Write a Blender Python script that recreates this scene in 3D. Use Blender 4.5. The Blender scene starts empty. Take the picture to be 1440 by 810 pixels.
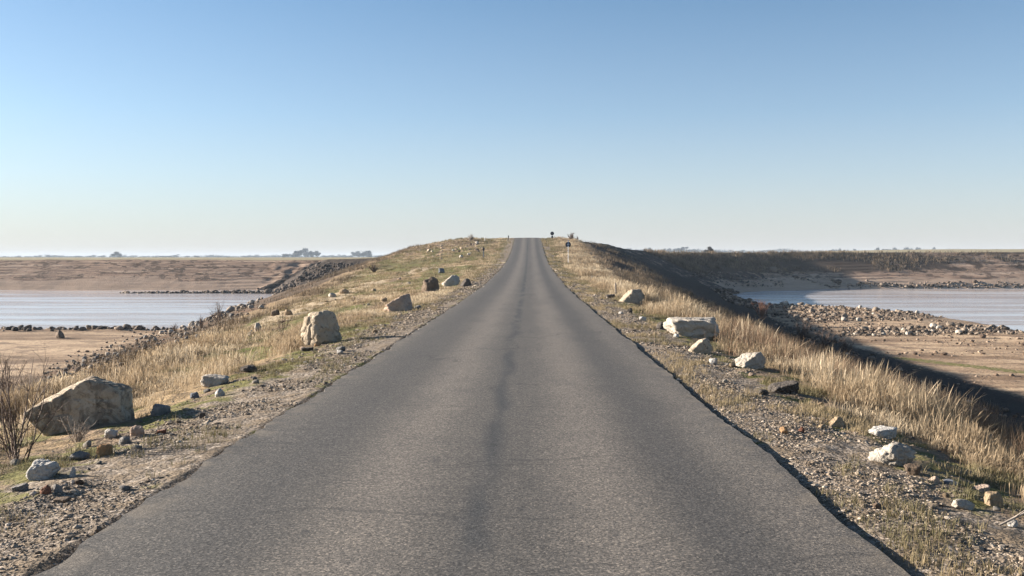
import bpy, bmesh, math
import numpy as np
from mathutils import Vector, Matrix

R = math.radians
sc = bpy.context.scene
COL = sc.collection
rng = np.random.default_rng(7)

# ------------------------------------------------------------------ helpers
def link(o, parent=None):
    COL.objects.link(o)
    if parent is not None:
        o.parent = parent
    return o

def np_mesh(name, verts, quads=None, tris=None, smooth=False):
    me = bpy.data.meshes.new(name)
    verts = np.asarray(verts, np.float32).reshape(-1, 3)
    nq = 0 if quads is None else len(quads)
    nt = 0 if tris is None else len(tris)
    loops = []
    if nq: loops.append(np.asarray(quads, np.int32).ravel())
    if nt: loops.append(np.asarray(tris, np.int32).ravel())
    loops = np.concatenate(loops)
    starts = np.concatenate([np.arange(nq) * 4, nq * 4 + np.arange(nt) * 3]).astype(np.int32)
    me.vertices.add(len(verts)); me.vertices.foreach_set('co', verts.ravel())
    me.loops.add(len(loops)); me.loops.foreach_set('vertex_index', loops)
    me.polygons.add(nq + nt); me.polygons.foreach_set('loop_start', starts)
    me.polygons.foreach_set('use_smooth', np.full(nq + nt, bool(smooth)))
    me.update(calc_edges=True)
    return me

def attr(me, name, arr):
    a = me.attributes.new(name, 'FLOAT', 'POINT')
    a.data.foreach_set('value', np.asarray(arr, np.float32))

def tag(o, label=None, cat=None, group=None, kind=None):
    if label: o['label'] = label
    if cat: o['category'] = cat
    if group: o['group'] = group
    if kind: o['kind'] = kind
    return o

def mobj(name, me, mat, parent=None, loc=None):
    o = bpy.data.objects.new(name, me)
    if mat is not None and len(me.materials) == 0:
        me.materials.append(mat)
    link(o, parent)
    if loc is not None: o.location = loc
    return o

def empty(name, loc, rz=0):
    o = bpy.data.objects.new(name, None)
    o.empty_display_size = 0.2
    link(o); o.location = loc; o.rotation_euler = (0, 0, rz)
    return o

# ------------------------------------------------------------------ noise
_tab = np.random.default_rng(3).random((256, 256))
def vn(x, y, s=0):
    x = x + s * 17.31; y = y + s * 9.77
    xi = np.floor(x).astype(np.int64); yi = np.floor(y).astype(np.int64)
    fx = x - xi; fy = y - yi
    fx = fx * fx * fx * (fx * (fx * 6 - 15) + 10); fy = fy * fy * fy * (fy * (fy * 6 - 15) + 10)
    a = _tab[xi & 255, yi & 255]; b = _tab[(xi + 1) & 255, yi & 255]
    c = _tab[xi & 255, (yi + 1) & 255]; d = _tab[(xi + 1) & 255, (yi + 1) & 255]
    return (a + (b - a) * fx) * (1 - fy) + (c + (d - c) * fx) * fy
def fbm(x, y, o=4, s=0):
    r = 0; a = .5; t = 0
    for i in range(o):
        r = r + a * vn(x * 2 ** i + i * 3.7, y * 2 ** i - i * 5.1, s + i); t += a; a *= .5
    return r / t
_t3 = np.random.default_rng(5).random((64, 64, 64))
def vn3(p, s=0):
    p = p + s * 7.13
    i = np.floor(p).astype(np.int64); f = p - i; f = f * f * (3 - 2 * f)
    r = 0
    for dx in (0, 1):
        for dy in (0, 1):
            for dz in (0, 1):
                w = (f[:, 0] if dx else 1 - f[:, 0]) * (f[:, 1] if dy else 1 - f[:, 1]) * (f[:, 2] if dz else 1 - f[:, 2])
                r = r + w * _t3[(i[:, 0] + dx) & 63, (i[:, 1] + dy) & 63, (i[:, 2] + dz) & 63]
    return r
def sstep(a, b, x):
    t = np.clip((x - a) / (b - a), 0, 1); return t * t * (3 - 2 * t)

# ------------------------------------------------------------------ camera frame (eye 1.8 m above the road)
EYE = np.array([0., 0., 1.8])
PITCH = math.atan(42 / 1400.); YAW = math.atan(25 / 1400.)
ROT = (Matrix.Rotation(YAW, 3, 'Z') @ Matrix.Rotation(math.pi / 2 - PITCH, 3, 'X'))
ROTN = np.array(ROT)
def ray(px, py):
    d = ROTN @ np.array([(px - 720.) / 1400., -(py - 405.) / 1400., -1.])
    return d / d[1]                       # unit step in Y (depth)

# ------------------------------------------------------------------ terrain
EL, ER = -2.82, 2.17                      # road edges
_py = np.array([-6000, 40, 61, 89, 110, 132, 155, 175, 189, 196, 206, 235, 262, 400, 6000.])
_pz = np.array([0, 0, .1, .53, 1.05, 1.8, 2.95, 4.4, 5.5, 5.9, 5.5, 3.7, 2.7, 2.6, 2.6])
_yy = np.arange(-100, 420, .5)
_zz = np.interp(_yy, _py, _pz)
_k = np.exp(-.5 * (np.arange(-16, 17) / 6.) ** 2); _k /= _k.sum()
_zz = np.convolve(np.pad(_zz, 16, mode='edge'), _k, 'valid')
def zroad(Y): return np.interp(Y, _yy, _zz)

# x, y, z of the shoulder, fall per metre beyond it
LEFT = np.array([(-8.2, -6000, -.75, .34), (-8.2, 14, -.75, .33), (-13.5, 50, -1.25, .31), (-19.5, 100, -.8, .34), (-22, 150, 1.6, .36),
                 (-20, 189, 4.3, .38), (-24, 222, 2.2, .5), (-47, 231, 1.45, .70), (-54, 262, 1.35, .55), (-140, 265, 1.35, .55), (-6000, 275, 1.35, .55)])
RIGHT = np.array([(6.6, -6000, -1.35, .60), (6.8, 10, -1.35, .60), (7.2, 18, -1.3, .60), (7.6, 30, -1.25, .50), (8.2, 48, -1.3, .42), (9.0, 81, -.8, .36),
                  (9.5, 117, .15, .315), (9.5, 150, 2.2, .31), (10, 184, 4.7, .38), (17, 206, 4.0, .5), (34, 250, 3.0, .45), (70, 285, 3.4, .42), (140, 287, 3.5, .42), (6000, 300, 3.8, .42)])
LAND = np.vstack([LEFT[:, :2], [(-6000, 6000), (6000, 6000)], RIGHT[::-1, :2]])
MUDR = np.array([(2, -6000), (6000, -6000), (6000, 86), (75, 98), (54, 108), (57, 145), (53, 162), (39, 172), (43, 215), (49, 240), (54, 264), (5, 264)])
MUDL = np.array([(-5, -6000), (-6000, -6000), (-6000, 104), (-60, 106.5), (-39, 106), (-36, 118), (-10, 118)])

def pl_dist(X, Y, P):
    best = np.full(X.shape, 1e18); zt = np.zeros(X.shape); sl = np.zeros(X.shape)
    for a, b in zip(P[:-1], P[1:]):
        dx, dy = b[0] - a[0], b[1] - a[1]
        t = np.clip(((X - a[0]) * dx + (Y - a[1]) * dy) / (dx * dx + dy * dy), 0, 1)
        d = (X - a[0] - t * dx) ** 2 + (Y - a[1] - t * dy) ** 2
        m = d < best
        best = np.where(m, d, best)
        if len(a) > 2:
            zt = np.where(m, a[2] + t * (b[2] - a[2]), zt); sl = np.where(m, a[3] + t * (b[3] - a[3]), sl)
    return np.sqrt(best), zt, sl
def inside(X, Y, P):
    r = np.zeros(X.shape, bool)
    n = len(P)
    for i in range(n):
        x1, y1 = P[i][:2]; x2, y2 = P[(i + 1) % n][:2]
        if y1 == y2: continue
        c = ((y1 > Y) != (y2 > Y)) & (X < (x2 - x1) * (Y - y1) / (y2 - y1) + x1)
        r ^= c
    return r
WATER_Z = -6.2

def terrain(X, Y):
    """height and the numbers the masks are made from"""
    X = np.asarray(X, float); Y = np.asarray(Y, float)
    zr = zroad(Y)
    ins = inside(X, Y, LAND)
    dl, zl, sl = pl_dist(X, Y, LEFT); dr, zrr, sr = pl_dist(X, Y, RIGHT)
    Yc = np.clip(Y, -100, 189)
    xl = np.interp(Yc, LEFT[1:6, 1], LEFT[1:6, 0]); zcl = np.interp(Yc, LEFT[1:6, 1], LEFT[1:6, 2])
    xr = np.interp(Yc, RIGHT[1:9, 1], RIGHT[1:9, 0]); zcr = np.interp(Yc, RIGHT[1:9, 1], RIGHT[1:9, 2])
    tl = np.clip((EL - X) / (EL - xl), 0, 1); tr = np.clip((X - ER) / (xr - ER), 0, 1)
    top = np.where(X < 0, zr + (zcl - zr) * tl ** 1.35, zr + (zcr - zr) * tr ** np.interp(Y, [50, 90], [2.3, 1.35]))
    on = (X > EL) & (X < ER)
    far = sstep(198, 238, Y)
    plainL = 1.35 + 1.0 * sstep(265, 650, Y); plainR = 3.45 + (.7 + 2.5 * sstep(70, 230, X)) * sstep(288, 560, Y)
    w = sstep(-30, 60, X)
    plain = plainL * (1 - w) + plainR * w + (fbm(X * .06, Y * .02, 3, 14) - .5) * .5 * (1 - sstep(290, 330, Y))
    top = top * (1 - far) + plain * far
    n1 = fbm(X * .35, Y * .35, 4, 1) - .5
    n2 = fbm(X * 2.2, Y * 2.2, 3, 2) - .5
    n0 = fbm(X * .07, Y * .07, 4, 3) - .5
    road_d = np.where(X < 0, EL - X, X - ER)
    rough = sstep(.5, 4, road_d) * (1 - sstep(255, 300, Y))
    top = top + rough * (n1 * .35 + n0 * .35) + sstep(-.1, 1.2, road_d) * (n2 - .08) * .10 * (1 - sstep(60, 140, Y))
    top = np.where(road_d < .05, top - .06 + .02 * (X < -1), top - .035 + .022 * (X < 0))
    # left hill carries a low hump beside the cutting
    hump = .7 * np.exp(-((X + 13) / 5.) ** 2 - ((Y - 182) / 14.) ** 2)
    top = top + hump + .35 * np.exp(-((X - 7) / 3.) ** 2 - ((Y - 183) / 10.) ** 2)
    # outside the shoulder lines
    d = np.minimum(dl, dr)
    useL = dl < dr
    bankish0 = sstep(225, 250, Y)
    zt = np.where(useL, zl, zrr) + bankish0 * ((fbm(X * .06, Y * .02, 3, 14) - .5) * .5); s = np.where(useL, sl, sr)
    r0 = np.where(Y > 215, .6, 1.5)
    bankish = sstep(205, 240, Y)
    dd = d + bankish * (fbm(X * .25, Y * .1, 5, 8) - .5) * .2 * sstep(0, 6, d)
    fl = zt - s * (np.sqrt(dd * dd + r0 * r0) - r0)
    # terraces cut by the falling water on the far banks
    tw = fl + (fbm(X * .03, Y * .03, 4, 12) - .5) * 1.2
    st = .8
    q = np.floor(tw / st) + sstep(.30, .78, tw / st - np.floor(tw / st))
    fl = fl + bankish * ((q - .5) * st - tw + .5 * st) * (.06 + .38 * sstep(.46, .64, fbm(X * .06, Y * .06 + 9, 4, 17))) * sstep(.5, 2, d)
    rocky = bankish * (np.abs(X - 0) < 68) * (X < 0)
    fl = fl + n1 * (.5 - .40 * bankish + 1.0 * rocky - .3 * ((X > 0) & (Y > 60) & (Y < 200))) * sstep(0, 3, d) + n2 * (.18 - .08 * bankish) * sstep(0, 2, d)
    land = np.where(ins, top, fl)
    # mud flats
    mr = inside(X, Y, MUDR); ml = inside(X, Y, MUDL)
    dmr = pl_dist(X, Y, np.vstack([MUDR, MUDR[:1]]))[0] * np.where(mr, 1, -1)
    dml = pl_dist(X, Y, np.vstack([MUDL, MUDL[:1]]))[0] * np.where(ml, 1, -1)
    zmr = WATER_Z + np.clip(dmr * .05 - .02, -1.8, .5) + .55 * np.exp(-((Y - 132) / 20.) ** 2) * sstep(0, 10, dmr) * (1 - sstep(58, 80, X))
    zml = WATER_Z + np.clip(dml * .12 - .02, -1.8, .42) + .22 * np.exp(-((Y - 103.5) / 1.6) ** 2) * (X < -35)
    mud = np.where(X > 0, zmr, zml) + n0 * .25 + n1 * .12 + n2 * .03
    mud = np.where(np.maximum(dmr, dml) < 0, np.minimum(mud, WATER_Z - .05), mud)
    H = np.maximum(land, mud)
    info = dict(ins=ins, road_d=road_d, d=d, useL=useL, land=land, mud=mud, tl=tl, tr=tr, n0=n0, n1=n1, n2=n2, bank=bankish)
    return H, info

def H(X, Y): return terrain(np.atleast_1d(X), np.atleast_1d(Y))[0]

_steps = np.concatenate([np.arange(3, 30, .04), np.arange(30, 120, .15), np.arange(120, 330, .4)])
def at(px, py):
    """the point of the ground seen at a pixel of the photograph (1440 x 810)"""
    r = ray(px, py)
    P = EYE[None] + _steps[:, None] * r[None]
    h = H(P[:, 0], P[:, 1]); h = np.maximum(h, WATER_Z)
    k = np.argmax(P[:, 2] <= h)
    if P[k, 2] > h[k]: k = len(_steps) - 1
    return np.array([P[k, 0], P[k, 1], h[k]])
def size_at(p): return p[1] / 1400.       # metres per pixel of the photograph there

# ------------------------------------------------------------------ materials
def new_mat(name):
    m = bpy.data.materials.new(name); m.use_nodes = True
    nt = m.node_tree; nt.nodes.clear()
    out = nt.nodes.new('ShaderNodeOutputMaterial')
    return m, nt, out
class G:
    """tiny node-building helper"""
    def __init__(s, nt): s.nt = nt; s.N = nt.nodes; s.L = nt.links
    def n(s, t, **kw):
        x = s.N.new(t)
        for k, v in kw.items(): setattr(x, k, v)
        return x
    def put(s, sock, v):
        if hasattr(v, 'is_output') or isinstance(v, bpy.types.NodeSocket): s.L.new(v, sock)
        elif isinstance(v, (tuple, list)) and len(v) == 3 and sock.type == 'RGBA': sock.default_value = (*v, 1)
        else: sock.default_value = v
    def noise(s, vec, scale, detail=4, rough=.55, dist=0):
        x = s.n('ShaderNodeTexNoise'); s.put(x.inputs['Vector'], vec)
        x.inputs['Scale'].default_value = scale; x.inputs['Detail'].default_value = detail
        x.inputs['Roughness'].default_value = rough; x.inputs['Distortion'].default_value = dist
        return x.outputs['Fac']
    def voro(s, vec, scale, feature='F1', out='Distance'):
        x = s.n('ShaderNodeTexVoronoi', feature=feature); s.put(x.inputs['Vector'], vec); x.inputs['Scale'].default_value = scale
        return x.outputs[out]
    def math(s, op, a, b=0., c=None, clamp=False):
        x = s.n('ShaderNodeMath', operation=op, use_clamp=clamp); s.put(x.inputs[0], a); s.put(x.inputs[1], b)
        if c is not None: s.put(x.inputs[2], c)
        return x.outputs[0]
    def rng(s, v, a, b, c=0., d=1., smooth=True):
        x = s.n('ShaderNodeMapRange', interpolation_type='SMOOTHSTEP' if smooth else 'LINEAR')
        s.put(x.inputs[0], v)
        for i, q in enumerate((a, b, c, d)): x.inputs[i + 1].default_value = q
        return x.outputs[0]
    def mix(s, f, a, b, mode='MIX'):
        x = s.n('ShaderNodeMix', data_type='RGBA', blend_type=mode)
        s.put(x.inputs[0], f); s.put(x.inputs[6], a); s.put(x.inputs[7], b)
        return x.outputs[2]
    def scale(s, vec, v):
        x = s.n('ShaderNodeVectorMath', operation='MULTIPLY'); s.put(x.inputs[0], vec); x.inputs[1].default_value = v
        return x.outputs[0]
    def attr(s, name):
        return s.n('ShaderNodeAttribute', attribute_name=name).outputs['Fac']
    def ramp(s, f, stops):
        x = s.n('ShaderNodeValToRGB'); s.put(x.inputs[0], f)
        cr = x.color_ramp
        while len(cr.elements) < len(stops): cr.elements.new(.5)
        for e, (p, c) in zip(cr.elements, stops): e.position = p; e.color = (*c, 1)
        return x.outputs[0]
    def bump(s, h, strength, dist, normal=None):
        x = s.n('ShaderNodeBump'); s.put(x.inputs['Height'], h)
        x.inputs['Strength'].default_value = strength; x.inputs['Distance'].default_value = dist
        if normal is not None: s.L.new(normal, x.inputs['Normal'])
        return x.outputs[0]
    def bsdf(s, color, rough=.85, normal=None, spec=.3, metal=0.):
        x = s.n('ShaderNodeBsdfPrincipled'); s.put(x.inputs['Base Color'], color); s.put(x.inputs['Roughness'], rough)
        s.put(x.inputs['Specular IOR Level'], spec); s.put(x.inputs['Metallic'], metal)
        if normal is not None: s.L.new(normal, x.inputs['Normal'])
        return x.outputs[0]
    def obj(s): return s.n('ShaderNodeTexCoord').outputs['Object']

def mat_ground():
    m, nt, out = new_mat('ground'); g = G(nt); P = g.obj()
    nA = g.noise(P, .5, 6); nB = g.noise(P, 3.5, 6); nC = g.noise(P, 22, 5); nD = g.noise(P, 90, 3)
    def msk(name, w=.5, n=None):          # a mask whose edge is broken up by noise
        n = n or nB
        return g.rng(g.math('ADD', g.attr(name), g.math('MULTIPLY', g.math('SUBTRACT', n, .5), w * 2.2)), .38, .62)
    dirt = g.mix(nB, (.15, .105, .068), (.30, .215, .145))
    dirt = g.mix(g.rng(nC, .4, .65), dirt, g.mix(nA, (.22, .165, .115), (.12, .09, .06)))
    straw = g.mix(nC, (.21, .145, .08), (.40, .29, .165))
    straw = g.mix(g.rng(nB, .45, .7), straw, (.185, .13, .075))
    olive = g.mix(nC, (.085, .08, .028), (.20, .17, .075))
    olive = g.mix(g.rng(g.noise(P, 6, 5), .5, .64), olive, (.11, .13, .025))
    gv = g.voro(P, 34, out='Color'); gv2 = g.n('ShaderNodeSeparateColor'); g.L.new(gv, gv2.inputs[0])
    grav = g.ramp(gv2.outputs[0], [(0, (.08, .065, .05)), (.4, (.18, .145, .11)), (.75, (.26, .21, .165)), (1, (.40, .34, .28))])
    grav = g.mix(g.rng(nB, .45, .62), grav, g.mix(nC, (.14, .105, .07), (.24, .185, .13)))
    scrub = g.mix(nC, (.05, .036, .026), (.135, .10, .07))
    scrub = g.mix(g.rng(nA, .5, .65), scrub, (.14, .085, .055))
    mudn = g.noise(g.scale(P, (.055, .22, 1)), 1.0, 8, .68, .6)
    mud = g.mix(g.rng(mudn, .36, .64), (.19, .125, .078), (.50, .365, .24))
    mud = g.mix(g.rng(nA, .5, .66, 0, .8), mud, (.16, .108, .075))
    mud = g.mix(g.rng(nB, .54, .66, 0, .6), mud, (.10, .068, .048))
    mud = g.mix(g.math('MULTIPLY', g.rng(nC, .55, .7), .5), mud, (.15, .10, .07))
    # layered banks: bands that follow height, warped
    sx = g.n('ShaderNodeSeparateXYZ'); g.L.new(P, sx.inputs[0])
    zz = g.math('ADD', sx.outputs[2], g.math('MULTIPLY', g.noise(g.scale(P, (1, 1, 0)), .03, 4), 1.6))
    bv = g.n('ShaderNodeCombineXYZ'); g.put(bv.inputs[2], g.math('MULTIPLY', zz, 1.5)); g.put(bv.inputs[0], g.math('MULTIPLY', sx.outputs[0], .022)); g.put(bv.inputs[1], g.math('MULTIPLY', sx.outputs[1], .035))
    bn = g.noise(bv.outputs[0], 1.0, 5, .65)
    bank = g.ramp(bn, [(.36, (.09, .06, .045)), (.43, (.25, .165, .115)), (.47, (.42, .29, .205)), (.51, (.13, .085, .062)), (.545, (.36, .25, .175)), (.60, (.50, .365, .27)), (.66, (.20, .135, .097))])
    bank = g.mix(g.rng(g.noise(g.scale(P, (.35, .35, 1.)), .7, 7, .65), .53, .60, 0, .85), bank, (.095, .064, .046))
    bank = g.mix(g.rng(g.noise(g.scale(P, (.4, .4, 2.)), 1.1, 5), .57, .63, 0, .9), bank, (.075, .055, .042))
    field = g.mix(g.noise(g.scale(P, (.01, .03, 0)), 1.0, 4), (.30, .25, .165), (.23, .20, .115))
    rock = g.mix(g.voro(P, 1.6), (.02, .016, .014), (.075, .058, .047))
    rock = g.mix(g.rng(nB, .5, .7), rock, (.10, .072, .052))
    c = dirt
    c = g.mix(msk('m_straw'), c, straw)
    c = g.mix(msk('m_green'), c, olive)
    c = g.mix(msk('m_scrub'), c, scrub)
    c = g.mix(msk('m_gravel'), c, grav)
    c = g.mix(msk('m_moss', .75, g.noise(P, 2.2, 6)), c, g.mix(nC, (.10, .095, .028), (.17, .155, .055)))
    c = g.mix(msk('m_mud', .25), c, mud)
    c = g.mix(msk('m_algae', .6), c, g.mix(nC, (.10, .105, .03), (.17, .155, .06)))
    c = g.mix(msk('m_wet', .25), c, (.12, .082, .058))
    c = g.mix(msk('m_bank', .2), c, bank)
    c = g.mix(msk('m_rock', .5, nA), c, rock)
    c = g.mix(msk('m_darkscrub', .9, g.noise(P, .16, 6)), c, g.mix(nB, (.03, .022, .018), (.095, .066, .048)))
    c = g.mix(msk('m_shade', .35), c, g.mix(nB, (.018, .014, .012), (.062, .045, .034)))  # near-black tone, shade of the right flank painted into the ground colour
    pale = g.mix(g.noise(g.scale(P, (.12, .12, 2.5)), 1., 6, .6), (.25, .172, .122), (.52, .385, .285))
    c = g.mix(g.math('MULTIPLY', msk('m_pale', .5, g.noise(g.scale(P, (.1, .1, 1.2)), 1., 5)), .85), c, pale)
    c = g.mix(msk('m_field', .1), c, field)
    c = g.mix(msk('m_track', .3), c, g.mix(nB, (.34, .26, .17), (.48, .38, .26)))
    hgt = g.math('ADD', g.math('MULTIPLY', nC, .5), g.math('ADD', g.math('MULTIPLY', nD, .16), g.math('MULTIPLY', g.voro(P, 34), -.25)))
    nrm = g.bump(hgt, .9, .06)
    nrm = g.bump(nB, .5, .3, nrm)
    g.L.new(g.bsdf(c, .95, nrm, .15), out.inputs[0])
    return m

def mat_road():
    m, nt, out = new_mat('asphalt'); g = G(nt); P = g.obj()
    s = g.n('ShaderNodeSeparateXYZ'); g.L.new(P, s.inputs[0])
    wob = g.math('MULTIPLY', g.math('SUBTRACT', g.noise(g.scale(P, (0, .35, 0)), 1., 4), .5), .35)
    x = g.math('ADD', s.outputs[0], wob)
    def band(c, w):                       # 1 at c, fading over w
        return g.rng(g.math('ABSOLUTE', g.math('SUBTRACT', x, c)), 0, w, 1, 0)
    long = g.noise(g.scale(P, (1.6, .05, 1)), 1.5, 5, .6)
    mid = g.noise(P, 1.4, 5); sp = g.noise(P, 38, 4, .75); sp2 = g.voro(P, 78, out='Color')
    sc2 = g.n('ShaderNodeSeparateColor'); g.L.new(sp2, sc2.inputs[0])
    base = g.mix(long, (.082, .075, .068), (.148, .133, .117))
    warm = g.math('MAXIMUM', band(-1.12, .62), band(.55, .62))
    warm = g.math('MAXIMUM', warm, g.math('MULTIPLY', band(1.85, .45), .6))
    base = g.mix(g.math('MULTIPLY', warm, .85), base, (.212, .185, .157))
    dark = g.math('MAXIMUM', band(-2.05, .55), band(1.25, .4))
    base = g.mix(g.math('MULTIPLY', dark, .55), base, (.075, .071, .069))
    seam = g.math('MULTIPLY', band(-.36, .19), g.rng(g.noise(g.scale(P, (1, .25, 1)), 1.6, 4), .30, .55))
    base = g.mix(g.math('MULTIPLY', seam, .9), base, (.045, .047, .05))
    base = g.mix(g.rng(mid, .50, .75, 0, .35), base, (.095, .089, .083))
    grain = g.ramp(sc2.outputs[0], [(0, (.25, .25, .25)), (.5, (.72, .72, .72)), (.85, (1.15, 1.12, 1.08)), (1, (2.1, 2.0, 1.85))])
    base = g.mix(.85, base, grain, 'MULTIPLY')
    base = g.mix(g.rng(sp, .35, .7, .0, .6), base, g.mix(.5, base, (.03, .03, .03)))
    patch = g.rng(g.noise(g.scale(P, (.9, .22, 1)), .9, 6, .62), .55, .60, 0, .35)
    base = g.mix(patch, base, g.mix(.5, base, (.05, .048, .046)))
    # cracks, mostly across the road
    cw = g.n('ShaderNodeVectorMath', operation='ADD'); g.L.new(g.scale(P, (.22, .9, 1)), cw.inputs[0])
    nz = g.n('ShaderNodeTexNoise'); g.L.new(P, nz.inputs[0]); nz.inputs['Scale'].default_value = 1.3
    g.L.new(g.scale(nz.outputs['Color'], (.5, .5, 0)), cw.inputs[1])
    cr = g.voro(cw.outputs[0], .62, 'DISTANCE_TO_EDGE')
    crk = g.math('MULTIPLY', g.rng(cr, .003, .012, 1, 0), g.rng(g.noise(P, .55, 4), .47, .55))
    base = g.mix(g.math('MULTIPLY', crk, .42), base, (.03, .029, .028))
    spot = g.math('MULTIPLY', g.rng(g.noise(g.scale(P, (1, .5, 1)), 4.5, 2), .70, .76), .6)
    base = g.mix(spot, base, (.038, .037, .037))
    edge = g.rng(g.math('ABSOLUTE', g.math('ADD', s.outputs[0], .325)), 2.15, 2.55)
    base = g.mix(g.math('MULTIPLY', edge, g.rng(g.noise(P, 2.5, 5), .45, .62, 0, .6)), base, (.20, .165, .125))
    h = g.math('ADD', g.math('MULTIPLY', sc2.outputs[0], .5), sp)
    nrm = g.bump(h, .55, .012)
    g.L.new(g.bsdf(base, .82, nrm, .32), out.inputs[0])
    return m

def mat_water():
    m, nt, out = new_mat('muddy_water'); g = G(nt); P = g.obj()
    streak = g.noise(g.scale(P, (.014, .11, 1)), 1., 5, .62)
    fine = g.noise(g.scale(P, (.05, .45, 1)), 1., 4, .6)
    mixn = g.math('ADD', g.math('MULTIPLY', streak, .65), g.math('MULTIPLY', fine, .35))
    col = g.mix(g.rng(mixn, .40, .60), (.44, .35, .30), (.52, .52, .53))
    w1 = g.noise(g.scale(P, (.35, 1.3, 1)), 1.2, 4); w2 = g.noise(g.scale(P, (.6, 1.4, 1)), 4., 3)
    h = g.math('ADD', w1, g.math('MULTIPLY', w2, .35))
    b = g.n('ShaderNodeBump'); g.L.new(h, b.inputs['Height'])
    g.L.new(g.rng(mixn, .40, .60, .7, .2), b.inputs['Strength']); b.inputs['Distance'].default_value = .12
    g.L.new(g.bsdf(col, g.rng(mixn, .35, .65, .08, .22), b.outputs[0], .5), out.inputs[0])
    return m

def mat_rock(name, c0, c1, lichen=(.07, .06, .05), amt=.5, stains=0.):
    m, nt, out = new_mat(name); g = G(nt); P = g.obj()
    oi = g.n('ShaderNodeObjectInfo').outputs['Random']
    of = g.n('ShaderNodeVectorMath', operation='ADD'); g.L.new(P, of.inputs[0])
    cx = g.n('ShaderNodeCombineXYZ'); g.put(cx.inputs[0], g.math('MULTIPLY', oi, 37.)); g.put(cx.inputs[1], g.math('MULTIPLY', oi, 11.)); g.L.new(cx.outputs[0], of.inputs[1])
    V = of.outputs[0]
    a = g.noise(V, 3, 6); b = g.noise(V, 11, 6, .65); c = g.noise(V, 45, 4, .7)
    col = g.mix(g.rng(a, .3, .7), c0, c1)
    col = g.mix(g.rng(b, .56, .66, 0, amt), col, lichen)
    col = g.mix(g.rng(c, .5, .75, 0, .45), col, g.mix(.5, col, (.08, .07, .06)))
    col = g.mix(g.math('MULTIPLY', g.math('SUBTRACT', oi, .2), .45, clamp=True), col, g.mix(.5, col, (.16, .13, .10)))
    if stains:
        st = g.noise(V, 2.6, 8, .68, .8)
        col = g.mix(g.rng(st, .46, .57, 0, stains), col, g.mix(b, (.035, .027, .021), (.13, .10, .078)))
        col = g.mix(g.rng(g.noise(g.scale(V, (4, 4, 1.2)), 2.2, 6, .6), .52, .62, 0, stains * .7), col, (.075, .055, .042))
    h = g.math('ADD', g.math('MULTIPLY', b, .7), g.math('MULTIPLY', c, .3))
    cr = g.rng(g.voro(V, 3.2, 'DISTANCE_TO_EDGE'), 0, .06)
    h = g.math('ADD', h, g.math('MULTIPLY', cr, .12))
    g.L.new(g.bsdf(col, .92, g.bump(h, 1., .08), .2), out.inputs[0])
    return m

def mat_blade(name, stops, transl=.3):
    m, nt, out = new_mat(name); g = G(nt)
    col = g.ramp(g.attr('rnd'), stops)
    col = g.mix(g.math('MULTIPLY', g.attr('tip'), .35), col, g.mix(.6, col, (.62, .50, .33)))
    tr = g.n('ShaderNodeBsdfTranslucent'); g.L.new(col, tr.inputs[0])
    mx = g.n('ShaderNodeMixShader'); mx.inputs[0].default_value = transl
    g.L.new(g.bsdf(col, .75, None, .2), mx.inputs[1]); g.L.new(tr.outputs[0], mx.inputs[2])
    g.L.new(mx.outputs[0], out.inputs[0])
    return m

def mat_plain(name, c0, c1=None, rough=.6, scale=8, spec=.3, metal=0):
    m, nt, out = new_mat(name); g = G(nt); P = g.obj()
    col = g.mix(g.rng(g.noise(P, scale, 5), .35, .7), c0, c1 or tuple(v * .7 for v in c0))
    g.L.new(g.bsdf(col, rough, None, spec, metal), out.inputs[0])
    return m

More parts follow.
